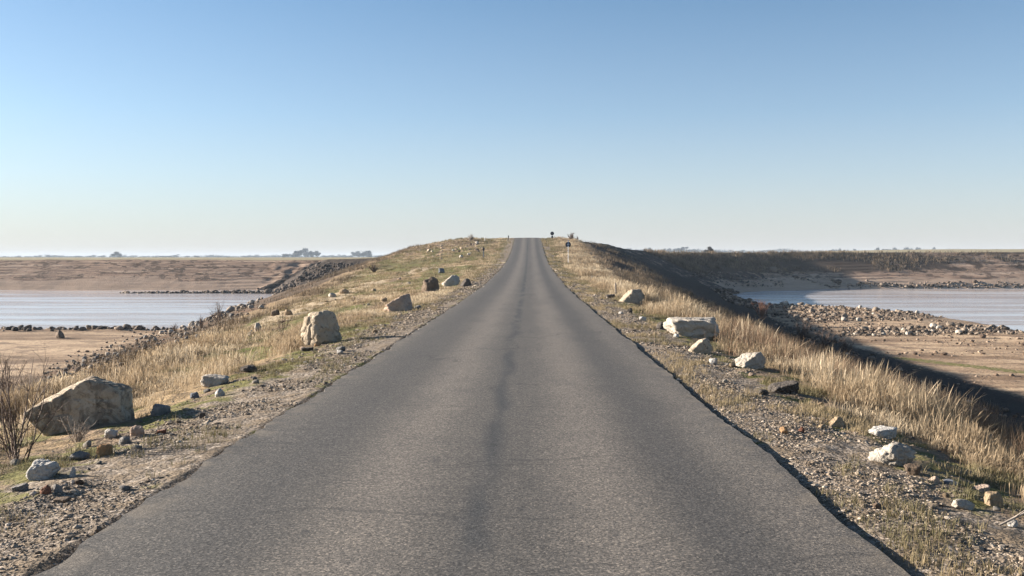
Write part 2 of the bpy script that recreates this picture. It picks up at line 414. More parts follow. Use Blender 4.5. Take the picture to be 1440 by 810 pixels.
M = dict(
    ground=mat_ground(), road=mat_road(), water=mat_water(),
    cream=mat_rock('cream_stone', (0.328, 0.261, 0.187), (0.437, 0.367, 0.281), (0.078, 0.058, 0.043), .75),
    stained=mat_rock('stained_boulder', (.46, .37, .27), (.56, .465, .35), (.05, .038, .03), .6, .55),
    pale=mat_rock('pale_stone', (0.374, 0.328, 0.273), (0.484, 0.437, 0.374), (0.133, 0.101, 0.078), .45),
    white=mat_rock('white_stone', (0.452, 0.421, 0.382), (0.546, 0.523, 0.484), (0.195, 0.164, 0.140), .35),
    grey=mat_rock('grey_stone', (0.179, 0.168, 0.156), (0.281, 0.265, 0.250), (0.078, 0.070, 0.066), .5),
    blue=mat_rock('blue_grey_stone', (0.117, 0.133, 0.164), (0.203, 0.218, 0.250), (0.078, 0.078, 0.086), .4),
    dark=mat_rock('dark_stone', (0.058, 0.051, 0.045), (0.117, 0.101, 0.090), (0.031, 0.028, 0.027), .5),
    pink=mat_rock('pink_stone', (.42, .30, .23), (.50, .385, .30), (0.140, 0.086, 0.062), .45),
    tan=mat_rock('tan_stone', (0.312, 0.226, 0.140), (0.390, 0.296, 0.195), (0.133, 0.094, 0.062), .4),
    orange=mat_rock('orange_stone', (0.359, 0.203, 0.094), (0.406, 0.257, 0.140), (0.172, 0.094, 0.047), .3),
    red=mat_rock('red_brown_stone', (0.172, 0.074, 0.047), (0.234, 0.109, 0.070), (0.078, 0.039, 0.027), .4),
    brown=mat_rock('brown_stone', (0.133, 0.094, 0.066), (0.211, 0.156, 0.113), (0.055, 0.039, 0.031), .5),
    rip=mat_rock('riprap_stone', (.15, .118, .09), (.28, .228, .178), (.08, .065, .055), .6),
    rip_dark=mat_rock('wet_riprap_stone', (.085, .065, .052), (.20, .155, .12), (.045, .036, .03), .6),
    dry=mat_blade('dry_grass', [(0, (.13, .088, .05)), (.35, (.26, .19, .122)), (.7, (.38, .298, .20)), (1, (.50, .415, .30))], .35),
    short=mat_blade('short_grass', [(0, (.065, .066, .024)), (.3, (.115, .10, .045)), (.6, (.18, .14, .075)), (1, (.30, .23, .14))], .25),
    weed=mat_blade('brown_weed', [(0, (.022, .015, .011)), (.5, (.065, .044, .03)), (1, (.17, .118, .076))], .15),
    rust=mat_blade('rust_weed', [(0, (.05, .026, .016)), (.5, (.135, .072, .045)), (1, (.26, .165, .10))], .2),
    twig=mat_plain('twig_bark', (.15, .105, .08), (.08, .055, .042), .85, 20),
    twig_grey=mat_plain('grey_twig_bark', (.34, .29, .24), (.20, .165, .135), .85, 20),
    twig_red=mat_plain('reddish_twig_bark', (.17, .085, .055), (.10, .052, .036), .85, 20),
    tree=mat_plain('bare_tree_twigs', (.05, .048, .05), (.035, .034, .035), .9, 2),
    steel=mat_plain('galvanised_steel', (.52, .54, .56), (.42, .44, .46), .45, 5, .5, .5),
    bluepaint=mat_plain('blue_paint', (.10, .19, .36), (.08, .15, .28), .45, 5),
    greypaint=mat_plain('blue_grey_paint', (.16, .19, .24), (.12, .15, .19), .5, 5),
    signback=mat_plain('dark_sign_back', (.035, .042, .055), (.025, .03, .04), .5, 5),
    wood=mat_plain('weathered_wood', (.27, .235, .20), (.16, .135, .11), .9, 12),
    whitepaint=mat_plain('white_post_paint', (.72, .72, .70), (.60, .60, .58), .5, 6),
)

# ------------------------------------------------------------------ ground sheet
def spaced(segs):
    a = []
    for lo, hi, st in segs: a.append(np.arange(lo, hi - 1e-6, st))
    return np.concatenate(a)
xp = np.concatenate([spaced([(0, 2.0, .25), (2.0, 5.5, .05), (5.5, 9, .08), (9, 16, .13), (16, 60, .36), (60, 170, .6)]), np.geomspace(170, 5000, 60)])
gx = np.concatenate([-xp[:0:-1], xp])
gy = np.concatenate([-np.geomspace(5000, 60, 25), spaced([(-59, 0, 3), (0, 4, .3), (4, 12, .06), (12, 30, .14), (30, 70, .28), (70, 200, .5), (200, 290, .36)]), np.geomspace(290, 5000, 90)])
GX, GY = np.meshgrid(gx, gy)
GX = GX.ravel(); GY = GY.ravel()
GZ, I = terrain(GX, GY)
nx, ny = len(gx), len(gy)
ii = np.arange(ny - 1)[:, None] * nx + np.arange(nx - 1)[None]
quads = np.stack([ii, ii + 1, ii + nx + 1, ii + nx], -1).reshape(-1, 4)
me = np_mesh('ground', np.stack([GX, GY, GZ], 1), quads=quads, smooth=True)
rd, ins, d, n0, n1 = I['road_d'], I['ins'], I['d'], I['n0'], I['n1']
near = GY < 205
top = ins & near
ismud = (I['mud'] >= I['land'])
nz1 = fbm(GX * .8, GY * .25, 4, 21)
attr(me, 'm_straw', np.where(top, sstep(1.6, 3.0, rd), 0) * (.35 + .65 * sstep(.40, .56, nz1)) + np.where(~ins & near & (d < 3) & ~ismud, .55, 0))
grn = np.where(top, sstep(1.0, 1.6, rd) * sstep(.46, .60, fbm(GX * .35, GY * .12, 4, 31)), 0) * np.where(GX < 0, .8, .5)
grn = np.maximum(grn, np.where(top & (GX < 0) & (GY > 32), .58 * sstep(2.6, 4.5, rd) * sstep(.36, .54, fbm(GX * .2, GY * .06, 4, 33)), 0))
attr(me, 'm_green', grn)
attr(me, 'm_scrub', np.maximum(np.where(~ins & near & ~ismud, sstep(1., 4., d) * .95, 0), np.where(top & (GX < -9.5) & (GY > 158), .62 * sstep(158, 170, GY), 0)))
gw = np.where(GX < 0, 1.35, 1.15)
attr(me, 'm_gravel', np.where(top, (1 - sstep(gw - .15, gw + .7, rd)), 0))
attr(me, 'm_moss', np.where(top, np.maximum((1 - sstep(.15, .55, rd)) * .46 * sstep(.42, .6, fbm(GX * .8, GY * .5, 3, 51)), sstep(.6, 1.5, rd) * (1 - sstep(2, 3.2, rd)) * .50), 0))
attr(me, 'm_mud', np.where(ismud, 1., 0))
algae = np.array([at(*q_)[:2] for q_ in ((1265, 504), (1330, 511), (1400, 519), (1440, 524))])
attr(me, 'm_algae', (1 - sstep(.3, 1.8, pl_dist(GX, GY, algae)[0])) * .62)
attr(me, 'm_wet', np.where((GZ < WATER_Z + .16) & near, sstep(WATER_Z + .16, WATER_Z + .02, GZ) * .8, 0))
attr(me, 'm_bank', np.where(~ins & ~near & ~ismud, 1, 0) * sstep(0.2, 1., d))
lrock = (~ins) & (GX > -68) & ((GX > -54) | (GY < 262 + (GX + 54) * .95)) & (GX < 0) & (GY > 200)
rrock = (~ins) & (GX > 0) & (GX < 60) & (GY > 195) & (GY < 262)
attr(me, 'm_rock', np.where(lrock, .95, np.where(rrock, .6, 0)))
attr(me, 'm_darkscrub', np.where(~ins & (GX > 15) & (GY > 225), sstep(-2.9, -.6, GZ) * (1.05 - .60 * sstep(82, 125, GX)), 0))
attr(me, 'm_shade', np.where(~ins & ~ismud & (GX > 0) & (GY > 6) & (GY < 205), sstep(.2, 1.6, d) * .95 * (1 - sstep(190, 205, GY)), np.where(ismud & (GX > 0) & (GY < 120) & (GY > 6), .85 * (1 - sstep(15, 19.5, d + 2 * n0 - GY * .02)), 0)))  # painted shade: right flank, then the embankment's shadow strip over the mud
attr(me, 'm_pale', np.where(~ins & (GY > 225) & ~lrock, (1 - sstep(-4.6, -2.4, GZ + n0 * 2)) * .8, 0))
attr(me, 'm_field', np.where(ins & ~near, sstep(205, 240, GY), 0))
TRACK = [(712, 369), (690, 371), (660, 372), (625, 374), (590, 380), (548, 391), (505, 405), (462, 420), (415, 437), (360, 458)]
tp = np.array([at(*p)[:2] for p in TRACK])
td = pl_dist(GX, GY, tp)[0]
attr(me, 'm_track', np.where(top & (GX < 0), (1 - sstep(.6, 1.7, td)) * .75, 0))
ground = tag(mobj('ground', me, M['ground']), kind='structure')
ground['label'] = 'bare earth, dry verges, mud flats and banks round the low reservoir'

# ------------------------------------------------------------------ road
ry = np.concatenate([np.arange(-80, 3, 2.), np.arange(3, 30, .12), np.arange(30, 100, .5), np.arange(100, 262, 1.)])
nl = 15
u = np.linspace(0, 1, nl)
el = EL + (fbm(ry * .9, ry * 0, 4, 41) - .5) * .22 + (fbm(ry * 6, ry * 0, 3, 42) - .5) * .10
er = ER + (fbm(ry * .5, ry * 0, 3, 43) - .5) * .14 + (fbm(ry * 5, ry * 0, 3, 44) - .5) * .05
RX = el[:, None] + (er - el)[:, None] * u[None]
RZ = zroad(ry)[:, None] + .03 * (1 - (2 * u[None] - 1) ** 2) + (fbm(RX * .8, ry[:, None] * .15 + RX * 0, 3, 45) - .5) * .03
RY = np.repeat(ry[:, None], nl, 1)
RX2 = np.concatenate([RX[:, :1] - .03, RX, RX[:, -1:] + .012], 1); RY2 = np.concatenate([RY[:, :1], RY, RY[:, -1:]], 1)
RZ2 = np.concatenate([RZ[:, :1] - .16, RZ, RZ[:, -1:] - .16], 1)
nl2 = nl + 2
ii = np.arange(len(ry) - 1)[:, None] * nl2 + np.arange(nl2 - 1)[None]
q = np.stack([ii, ii + 1, ii + nl2 + 1, ii + nl2], -1).reshape(-1, 4)
road = tag(mobj('road', np_mesh('road', np.stack([RX2, RY2, RZ2], -1).reshape(-1, 3), quads=q, smooth=False), M['road']), kind='structure')
road['label'] = 'straight worn grey asphalt road running up to the crest'
def H2(X, Y):
    return H(X, Y)

# ------------------------------------------------------------------ water
def plane(name, x0, x1, y0, y1, z):
    return np_mesh(name, [(x0, y0, z), (x1, y0, z), (x1, y1, z), (x0, y1, z)], quads=[(0, 1, 2, 3)])
water = tag(mobj('water', plane('water', -4990, 4990, -4990, 330, WATER_Z), M['water']), kind='structure')
water['label'] = 'pale muddy reservoir water on both sides of the causeway'

# ------------------------------------------------------------------ rocks
def ico(sub):
    bm = bmesh.new(); bmesh.ops.create_icosphere(bm, subdivisions=sub, radius=1)
    bm.verts.ensure_lookup_table()
    v = np.array([x.co[:] for x in bm.verts]); f = np.array([[l.index for l in p.verts] for p in bm.faces]); bm.free()
    return v, f
ICO = {k: ico(k) for k in (1, 2, 3, 4, 5, 6)}
def rock_arrays(dims, seed, sub=4, planes=None, k=16, rough=.10):
    r = np.random.default_rng(seed)
    U, F = ICO[sub]
    if planes is None: planes = []
    pl = []
    for n, dd in planes:
        n = np.array(n, float) / np.linalg.norm(n) + r.normal(0, .10 if sub < 6 else .03, 3); pl.append((n / np.linalg.norm(n), dd * r.uniform(.93, 1.07)))
    for i in range(13 if not planes else 6):
        n = r.normal(size=3); n /= np.linalg.norm(n)
        pl.append((n, r.uniform(.66, 1.0) if not planes else r.uniform(.8, 1.05)))
    acc = np.exp(-k * np.full(len(U), 1.15))
    for n, dd in pl:
        c = U @ n
        rr = np.where(c > .05, dd / np.maximum(c, .05), 9)
        acc += np.exp(-k * np.minimum(rr, 9))
    rad = -np.log(acc) / k
    V = U * rad[:, None]
    o = r.uniform(0, 40, 3)
    nn = (vn3(V * 2.1 + o) - .5) * 1.0 + (vn3(V * 5 + o, 2) - .5) * .55 + (vn3(V * 11 + o, 3) - .5) * .3 + (vn3(V * 24 + o, 4) - .5) * .16
    if sub > 3:
        nn = nn - .9 * (1 - np.abs(2 * vn3(V * 2.6 + o, 7) - 1)) ** 6 - .45 * (1 - np.abs(2 * vn3(V * 6 + o, 9) - 1)) ** 5
    V = V * (1 + rough * nn)[:, None]
    lo, hi = V.min(0), V.max(0)
    V = (V - (lo + hi) / 2) / (hi - lo) * np.array(dims)
    V[:, 2] += dims[2] / 2
    return V, F
def rock_obj(name, p, w, h, mat, seed, label, cat='rock', depth=None, planes=None, sub=4, sink=.42, rz=0, group=None, rough=.10, k=16, tilt=(0, 0)):
    dims = (w, depth or w * .8, h * (1 + sink))
    V, F = rock_arrays(dims, seed, sub, planes, k, rough)
    V[:, 2] -= h * sink
    o = mobj(name, np_mesh(name, V, tris=F, smooth=True), M[mat], loc=tuple(p))
    o.rotation_euler = (tilt[0], tilt[1], rz)
    return tag(o, label, cat, group)

BOX = [((0, 0, 1), .8), ((1, .1, .1), .95), ((-1, 0, .2), .95), ((0, -1, .15), .9), ((0, 1, .1), .9)]
WEDGE = [((-.50, -.12, .86), .52), ((1, -.15, .12), .86), ((.30, .1, .95), .66), ((.26, -1, .04), .56), ((0, 1, .2), .8), ((.5, -.8, .45), .80)]
SLAB = [((-.1, -.1, 1), .42), ((1, -.2, .1), .95), ((-1, -.2, .1), .95), ((0, -1, -.1), .7), ((0, 1, 0), .8)]
SLOPE = [((-.7, -.1, .75), .5), ((.75, -.55, .35), .55), ((.2, -1, 0), .66), ((0, 0, 1), .75)]
KNOB = [((-.9, -.25, .12), .86), ((.55, -.85, .1), .80), ((.9, .1, .3), .86), ((-.1, 0, 1), .92), ((-.5, -.85, .1), .84)]
# centre x, base y, width, height in photo pixels; stone; name; planes; label
ROCKS = [
 (112, 606, 156, 69, 'stained', 'boulder', WEDGE, 'largest boulder by the road, wedge shaped with a sloping cream top and dark front'),
 (452, 484, 60, 47, 'cream', 'boulder', KNOB, 'upright rounded boulder with pitted pale left side standing alone in the left grass'),
 (561, 437, 42, 23, 'pink', 'boulder', SLOPE, 'pinkish low slab boulder with dark right end beside the left verge'),
 (605, 409, 26, 20, 'brown', 'boulder', None, 'dark brown rounded boulder between the pink slab and the pale rock on the left slope'),
 (634, 402, 26, 15, 'pale', 'boulder', SLOPE, 'pale rounded rock next to the dark brown boulder on the left slope'),
 (655, 403, 16, 11, 'dark', 'rock', None, 'small dark rock touching the right side of the pale rock on the left slope'),
 (621, 384, 9, 7, 'blue', 'rock', None, 'small lone blue grey rock in the green grass above the dark brown boulder'),
 (60, 674, 46, 25, 'white', 'rock', BOX, 'whitish block of stone with shaded front lying in front of the largest boulder'),
 (303, 543, 38, 15, 'pale', 'rock', SLAB, 'tilted flat pale slab lying at the edge of the left golden grass'),
 (350, 524, 27, 10, 'dark', 'rock', None, 'flat dark rock above the tilted pale slab on the left verge'),
 (225, 584, 29, 15, 'grey', 'rock', None, 'pointed grey rock just right of the largest boulder'),
 (147, 641, 23, 16, 'orange', 'rock', BOX, 'orange tan squared stone on the grass below the largest boulder'),
 (113, 648, 30, 12, 'grey', 'rock', None, 'low dark grey rock left of the orange squared stone'),
 (194, 614, 21, 14, 'pink', 'rock', BOX, 'pink block of stone at the lower right corner of the largest boulder'),
 (156, 616, 20, 12, 'white', 'rock', None, 'small white stone at the foot of the largest boulder'),
 (175, 625, 18, 10, 'grey', 'rock', None, 'light grey angular stone between the white stone and the pink block'),
 (309, 558, 14, 12, 'white', 'rock', None, 'small rounded white stone below the tilted pale slab'),
 (274, 560, 14, 9, 'blue', 'rock', None, 'small bluish stone left of the rounded white stone'),
 (65, 697, 17, 13, 'red', 'rock', None, 'dark red brown stone below the whitish block'),
 (82, 695, 14, 12, 'grey', 'rock', None, 'round grey stone beside the dark red brown stone'),
 (227, 611, 14, 6, 'red', 'rock', SLAB, 'thin flat rust red stone on the grass right of the pink block'),
 (285, 588, 10, 8, 'dark', 'rock', None, 'small black stone at the end of the largest boulder\'s shadow'),
 (28, 692, 22, 10, 'grey', 'rock', SLAB, 'flat grey stone on the verge by the left edge of the picture'),
 (102, 671, 9, 15, 'white', 'rock', SLOPE, 'narrow upright white stone right of the whitish block'),
 (87, 708, 24, 7, 'brown', 'rock', SLAB, 'thin layered brown slab on the gravel below the round grey stone'),
 (387, 444, 12, 9, 'brown', 'rock', BOX, 'small squared brown rock on the left slope edge, shaded on its face'),
 (363, 466, 12, 12, 'pale', 'rock', None, 'pale upright stone left of the pitted rounded boulder'),
 (352, 472, 9, 8, 'pale', 'rock', None, 'small pale stone just below the pale upright stone on the left slope'),
 (406, 443, 12, 8, 'tan', 'rock', None, 'tan lump of stone right of the small squared brown rock'),
 (446, 487, 8, 5, 'orange', 'rock', None, 'small orange brown stone at the foot of the pitted rounded boulder'),
 (432, 494, 18, 5, 'dark', 'rock', SLAB, 'thin black flat stone below the pitted rounded boulder'),
 (540, 424, 10, 6, 'tan', 'rock', None, 'small tan stone left of the pinkish slab boulder'),
 (484, 413, 14, 7, 'tan', 'rock', None, 'low tan stone on the far left grass slope above the pitted rounded boulder'),
 (467, 418, 12, 6, 'pale', 'rock', None, 'pale flat stone close to the low tan stone above the rounded boulder'),
 (973, 475, 76, 27, 'pale', 'boulder', SLAB, 'long flat pale boulder with dark front lying in the right grass'),
 (985, 497, 37, 20, 'cream', 'boulder', SLOPE, 'cream wedge rock with shaded right side below the long flat boulder'),
 (1056, 518, 44, 22, 'pale', 'boulder', SLOPE, 'pale topped rock half buried in grass right of the cream wedge rock'),
 (888, 426, 38, 19, 'cream', 'boulder', SLOPE, 'farthest large cream boulder in the right grass beside the wooden stake'),
 (1102, 554, 42, 17, 'dark', 'boulder', SLAB, 'thin topped dark slab jutting from the right grass'),
 (1251, 655, 70, 29, 'pale', 'boulder', None, 'biggest pinkish white boulder at the edge of the tall right grass'),
 (1284, 669, 26, 15, 'brown', 'rock', None, 'brown stone leaning against the biggest pinkish white boulder'),
 (1313, 679, 18, 9, 'pink', 'rock', None, 'small pale pink stone right of the brown leaning stone'),
 (1335, 681, 15, 6, 'blue', 'rock', SLAB, 'flat blue grey stone right of the small pale pink stone'),
 (1354, 717, 30, 14, 'pale', 'rock', None, 'pale angular stone on the right verge near the bottom corner'),
 (1397, 713, 25, 19, 'tan', 'rock', BOX, 'tan squared stone right of the pale angular stone'),
 (1381, 693, 22, 10, 'pink', 'rock', SLAB, 'flat pink stone above the tan squared stone'),
 (1241, 615, 38, 13, 'white', 'rock', SLAB, 'flat white stone in the grass above the biggest pinkish white boulder'),
 (1176, 600, 24, 13, 'tan', 'rock', SLOPE, 'tan wedge stone on the right verge before the tall grass'),
 (1103, 610, 13, 10, 'orange', 'rock', None, 'small orange stone on the right gravel strip'),
 (1127, 609, 10, 8, 'red', 'rock', None, 'small dark red brown stone right of the small orange stone'),
 (1003, 513, 12, 9, 'white', 'rock', None, 'small white stone below the cream wedge rock on the right'),
 (1157, 603, 12, 6, 'tan', 'rock', None, 'little tan stone left of the tan wedge stone'),
 (904, 451, 10, 6, 'white', 'rock', None, 'small white stone on the right verge beyond the long flat boulder'),
 (885, 440, 9, 7, 'dark', 'rock', None, 'small black stone below the farthest large cream boulder'),
 (951, 475, 8, 5, 'white', 'rock', None, 'tiny white stone in front of the left end of the long flat boulder'),
 (930, 463, 15, 10, 'dark', 'rock', None, 'dark rock touching the left end of the long flat boulder'),
 (858, 419, 14, 5, 'dark', 'rock', SLAB, 'low black stone left of the farthest large cream boulder'),
 (1073, 556, 16, 8, 'dark', 'rock', None, 'dark lump left of the thin topped dark slab'),
 (1233, 717, 12, 8, 'brown', 'rock', None, 'small brown stone alone on the right gravel near the road'),
 (1424, 742, 14, 10, 'white', 'rock', None, 'white stone at the right edge beside the bleached stick'),
 (835, 393, 9, 5, 'pale', 'rock', None, 'small far pale stone on the right verge beyond the wooden stake'),
 (843, 396, 7, 4, 'white', 'rock', None, 'tiny far white stone close to the small far pale stone'),
]
used = []
for i, (px, py, w, h, mat, nm, pls, lab) in enumerate(ROCKS):
    p = at(px, py); s = size_at(p)
    used.append((p[0], p[1], w * s / 2))
    sub = 6 if w > 100 else 5 if w > 40 else 4
    kx = 1 + w * s * .25 / p[1]; s = s * kx
    rock_obj(nm, np.array([p[0] * kx, p[1] * kx, p[2]]), w * s, h * s, mat, 100 + i, lab, 'boulder' if nm == 'boulder' else 'rock', planes=pls, sub=sub,
             depth=w * s * (.62 if w > 100 else .75), rough=.085 if mat == 'stained' else .15 if nm == 'boulder' else .12, k=(30 if w > 100 else 11 if pls is KNOB else 34) if pls else 26, rz=0, sink=.75 if w > 100 else .42)

# shared small stone meshes
def templates(mats, n, sub, seed, flat=.62):
    out = []
    for i in range(n):
        r = np.random.default_rng(seed + i)
        V, F = rock_arrays((1, r.uniform(.65, .95), r.uniform(flat - .12, flat + .15)), seed + i, sub, None, 30, .13)
        V[:, 2] -= .12
        me = np_mesh('stone', V, tris=F, smooth=True); me.materials.append(M[mats[i % len(mats)]])
        out.append(me)
    return out
def place_stones(name, pts, sizes, temps, label, group, cat='stone'):
    for (x, y, z), s in zip(pts, sizes):
        o = bpy.data.objects.new(name, temps[rng.integers(len(temps))])
        COL.objects.link(o)
        o.location = (x, y, z); o.scale = (s, s, s); o.rotation_euler = (rng.normal(0, .15), rng.normal(0, .15), rng.uniform(0, 6.28))
        tag(o, label, cat, group)

VST = templates(['grey', 'pale', 'brown', 'tan', 'grey', 'tan', 'white', 'pink', 'grey', 'pale'], 10, 3, 500)
def sample_pix(n, x0, x1, y0, y1, ok):
    res = []
    while len(res) < n:
        px, py = rng.uniform(x0, x1), rng.uniform(y0, y1)
        if not ok(px, py): continue
        p = at(px, py)
        if any((p[0] - a) ** 2 + (p[1] - b) ** 2 < (c + .05) ** 2 for a, b, c in used): continue
        res.append((p, px, py))
    return res
def verge(side, n):
    out = []
    while len(out) < n:
        Y = math.exp(rng.uniform(math.log(6.2), math.log(38))); s = abs(rng.normal(1.4, .7)) + .35
        X = EL - s if side < 0 else ER + s
        p = np.array([X, Y, H(X, Y)[0]])
        if any((X - a) ** 2 + (Y - b) ** 2 < (c + .08) ** 2 for a, b, c in used): continue
        out.append(p)
    return out
vl = verge(-1, 52); vr = verge(1, 40)
sz = lambda ps, lo, hi: [float(np.clip(rng.lognormal(math.log(lo), .45), .03, hi)) * (1 + p[1] / 30) for p in ps]
place_stones('verge_stone', vl, sz(vl, .055, .13), VST, 'fist sized loose stone on the left gravel verge', 'loose stones on the left gravel verge')
place_stones('verge_stone', vr, sz(vr, .05, .12), VST, 'fist sized loose stone on the right gravel verge', 'loose stones on the right gravel verge')
HST = templates(['pink', 'pale', 'tan', 'pink', 'cream', 'brown'], 6, 3, 560)
hs = sample_pix(36, 598, 682, 343, 366, lambda x, y: y > 339 + abs(x - 650) * .12 and y < 372 - (x - 598) * .16)
place_stones('hillside_rock', [p for p, _, _ in hs], [abs(rng.normal(3.2, 1.2) + 1.2) * size_at(p) for p, _, _ in hs], HST,
             'pinkish rock strewn on the brown face of the left hilltop', 'rocks strewn on the face of the left hilltop')
gs = sample_pix(40, 300, 640, 385, 470, lambda x, y: y > 363 + (640 - x) * .20 + 12 and y < 440 - (x - 480) * .25 and x < 590)
place_stones('slope_stone', [p for p, _, _ in gs], [abs(rng.normal(2.6, 1.2) + 1.6) * size_at(p) for p, _, _ in gs], HST,
             'pale stone scattered on the green left slope below the hill', 'stones scattered on the green left slope')

# riprap: the stones that show largest are things, the rest is one mass per material
RST = templates(['rip', 'rip', 'rip', 'pale', 'rip'], 5, 3, 600, .7)
RDK = templates(['rip_dark', 'rip_dark', 'rip_dark', 'rip', 'rip_dark'], 5, 3, 620, .7)
def poly_scatter(pts, n, spread, up=0):
    pts = np.array(pts, float); seg = np.hypot(*np.diff(pts[:, :2], axis=0).T); cum = np.concatenate([[0], np.cumsum(seg)])
    t = np.sort(rng.uniform(0, cum[-1], n))
    x = np.interp(t, cum, pts[:, 0]); y = np.interp(t, cum, pts[:, 1]); w = np.interp(t, cum, pts[:, 2]) if pts.shape[1] > 2 else np.full(n, spread)
    x = x + rng.normal(0, 1, n) * w; y = y + rng.normal(0, 1, n) * spread
    return np.stack([x, y, H(x, y) + up], 1)
STRIP = np.array([(70, 533), (130, 512), (190, 492), (240, 472), (285, 454), (330, 437), (372, 420)], float)
def strip_pts(n, spread, lo, hi):
    px = rng.uniform(60, 372, n); py = np.interp(px, STRIP[:, 0], STRIP[:, 1]) + rng.normal(0, 1, n) * spread
    P = np.array([at(a_, b_) for a_, b_ in zip(px, py)]); ok = P[:, 0] < np.interp(P[:, 1], LEFT[1:6, 1], LEFT[1:6, 0]) - .5
    ok &= P[:, 2] > WATER_Z + .1
    P = P[ok]; return P, rng.uniform(lo, hi, len(P)) ** 1.0 * P[:, 1] / 1400.
a, asz = strip_pts(190, 9, 4.2, 9)
RLF = templates(['grey', 'rip', 'pale', 'grey', 'rip'], 5, 3, 640, .7)
place_stones('riprap_stone', a, asz, RLF, 'grey brown riprap stone on the foot of the left embankment slope', 'riprap stones along the foot of the left embankment')
b = poly_scatter([(-88, 103.6), (-60, 104.2), (-38, 103.5)], 90, .8)
place_stones('riprap_stone', b, np.minimum(rng.lognormal(math.log(.62), .3, 90), .95), RDK, 'dark wet stone in the row along the left waterline', 'dark stones in a row along the left waterline')
p = at(84, 476); s = size_at(p)
rock_obj('boulder', p, 13 * s, 12 * s, 'brown', 777, 'round brown boulder standing highest in the dark stone row at the left waterline', 'boulder', sub=4, rough=.05, k=7)
def region_pts(n, poly, lo, hi, top_bias=0):
    """ground points seen inside a pixel polygon, with sizes in photo pixels"""
    poly = np.array(poly, float); x0, y0 = poly.min(0); x1, y1 = poly.max(0); out = []
    while len(out) < n:
        q_ = rng.uniform((x0, y0), (x1, y1), (n, 2)); q_ = q_[inside(q_[:, 0], q_[:, 1], poly)]
        for a_, b_ in q_:
            p_ = at(a_, b_)
            if p_[2] > WATER_Z + .02: out.append(p_)
        if len(q_) == 0: break
    P = np.array(out[:n]); return P, np.clip(rng.lognormal(math.log((lo + hi) / 2), .35, len(P)), lo * .7, hi * 1.5) * P[:, 1] / 1400.
R_ROW = [(1180, 466), (1250, 462), (1330, 458), (1440, 461), (1440, 470), (1330, 471), (1180, 473)]
R_HEAP = [(1062, 428), (1100, 426), (1200, 431), (1290, 437), (1330, 446), (1250, 452), (1130, 452), (1085, 446)]
c, csz = region_pts(55, R_ROW, 5, 9)
place_stones('riprap_stone', c, csz, RST, 'pale stone in the row across the right mud flat', 'pale stones in a row across the right mud flat')
d_, dsz = region_pts(60, R_HEAP, 5, 8)
place_stones('riprap_stone', d_, dsz, RST, 'brown stone heaped on the near edge of the right water', 'stones heaped on the near edge of the right water')

def stone_mass(name, mat, pts, sizes, sub, label, flat=.65, cat='stones', seed=50):
    """uncountable stones as one mesh"""
    T = [rock_arrays((1, .8, flat), seed + i, sub, None, 30, .12) for i in range(8)]
    Vs, Fs, off = [], [], 0
    pts = np.asarray(pts); n = len(pts); k = rng.integers(0, 8, n); ang = rng.uniform(0, 6.28, n)
    for t in range(8):
        m = np.where(k == t)[0]
        if not len(m): continue
        V, F = T[t]
        c, s_ = np.cos(ang[m])[:, None], np.sin(ang[m])[:, None]
        sq = rng.uniform(.7, 1.25, (len(m), 1)) * sizes[m][:, None]
        x = V[None, :, 0] * sq; y = V[None, :, 1] * sizes[m][:, None]; z = (V[None, :, 2] - .15) * sizes[m][:, None]
        W = np.stack([x * c - y * s_ + pts[m, 0:1], x * s_ + y * c + pts[m, 1:2], z + pts[m, 2:3]], -1).reshape(-1, 3)
        Fo = (F[None] + (np.arange(len(m)) * len(V))[:, None, None]).reshape(-1, 3) + off
        off += len(W); Vs.append(W); Fs.append(Fo)
    me = np_mesh(name, np.concatenate(Vs), tris=np.concatenate(Fs), smooth=sub > 1)
    return tag(mobj(name, me, M[mat]), label, cat, kind='stuff')
def stone_mass_tinted(name, pts, sizes, sub, label, stops, seed=50, flat=.65):
    o = stone_mass(name, 'rip', pts, sizes, sub, label, flat, seed=seed)
    me = o.data
    m, nt, out = new_mat(name); g = G(nt); P = g.obj()
    gi = g.n('ShaderNodeNewGeometry').outputs['Random Per Island']
    col = g.ramp(gi, stops)
    col = g.mix(g.rng(g.noise(P, 25, 4), .5, .75, 0, .5), col, g.mix(.5, col, (.1, .085, .07)))
    g.L.new(g.bsdf(col, .92, g.bump(g.noise(P, 60, 4), .5, .01), .2), out.inputs[0])
    me.materials.clear(); me.materials.append(m)
    return o
# gravel on both verges
def gravel_pts(side, n):
    Y = np.exp(rng.uniform(math.log(5.2), math.log(110), n)); s = np.abs(rng.normal(0, 1, n))
    wid = 1.15 if side > 0 else 1.35
    cen = .62 + .18 * (fbm(Y * .4, Y * 0 + side, 3, 61) - .5)
    s = np.clip(rng.normal(cen * wid, .42 * wid, n), .02 - .10 * (side < 0) - .05 * (side > 0), 2.6)
    X = np.where(side < 0, EL - s, ER + s)
    keep = (fbm(X * 1.6, Y * .9, 4, 62 + side) + .10 * np.exp(-((s - .7 * wid) / .4) ** 2)) > .47
    X, Y = X[keep], Y[keep]
    return np.stack([X, Y, H(X, Y)], 1)
gp = np.concatenate([gravel_pts(-1, 52000), gravel_pts(1, 46000)])
gsz = np.clip(rng.lognormal(math.log(.0112), .5, len(gp)), .005, .06) * (1 + gp[:, 1] / 20)
GRAV = [(0, (.085, .066, .049)), (.3, (.185, .144, .105)), (.65, (.275, .22, .165)), (.9, (.36, .297, .23)), (1, (.48, .41, .335))]
nearm = gp[:, 1] < 16
o = stone_mass_tinted('gravel', gp, gsz, 1, 'loose grey and buff gravel along both edges of the asphalt', GRAV, 70, .48)
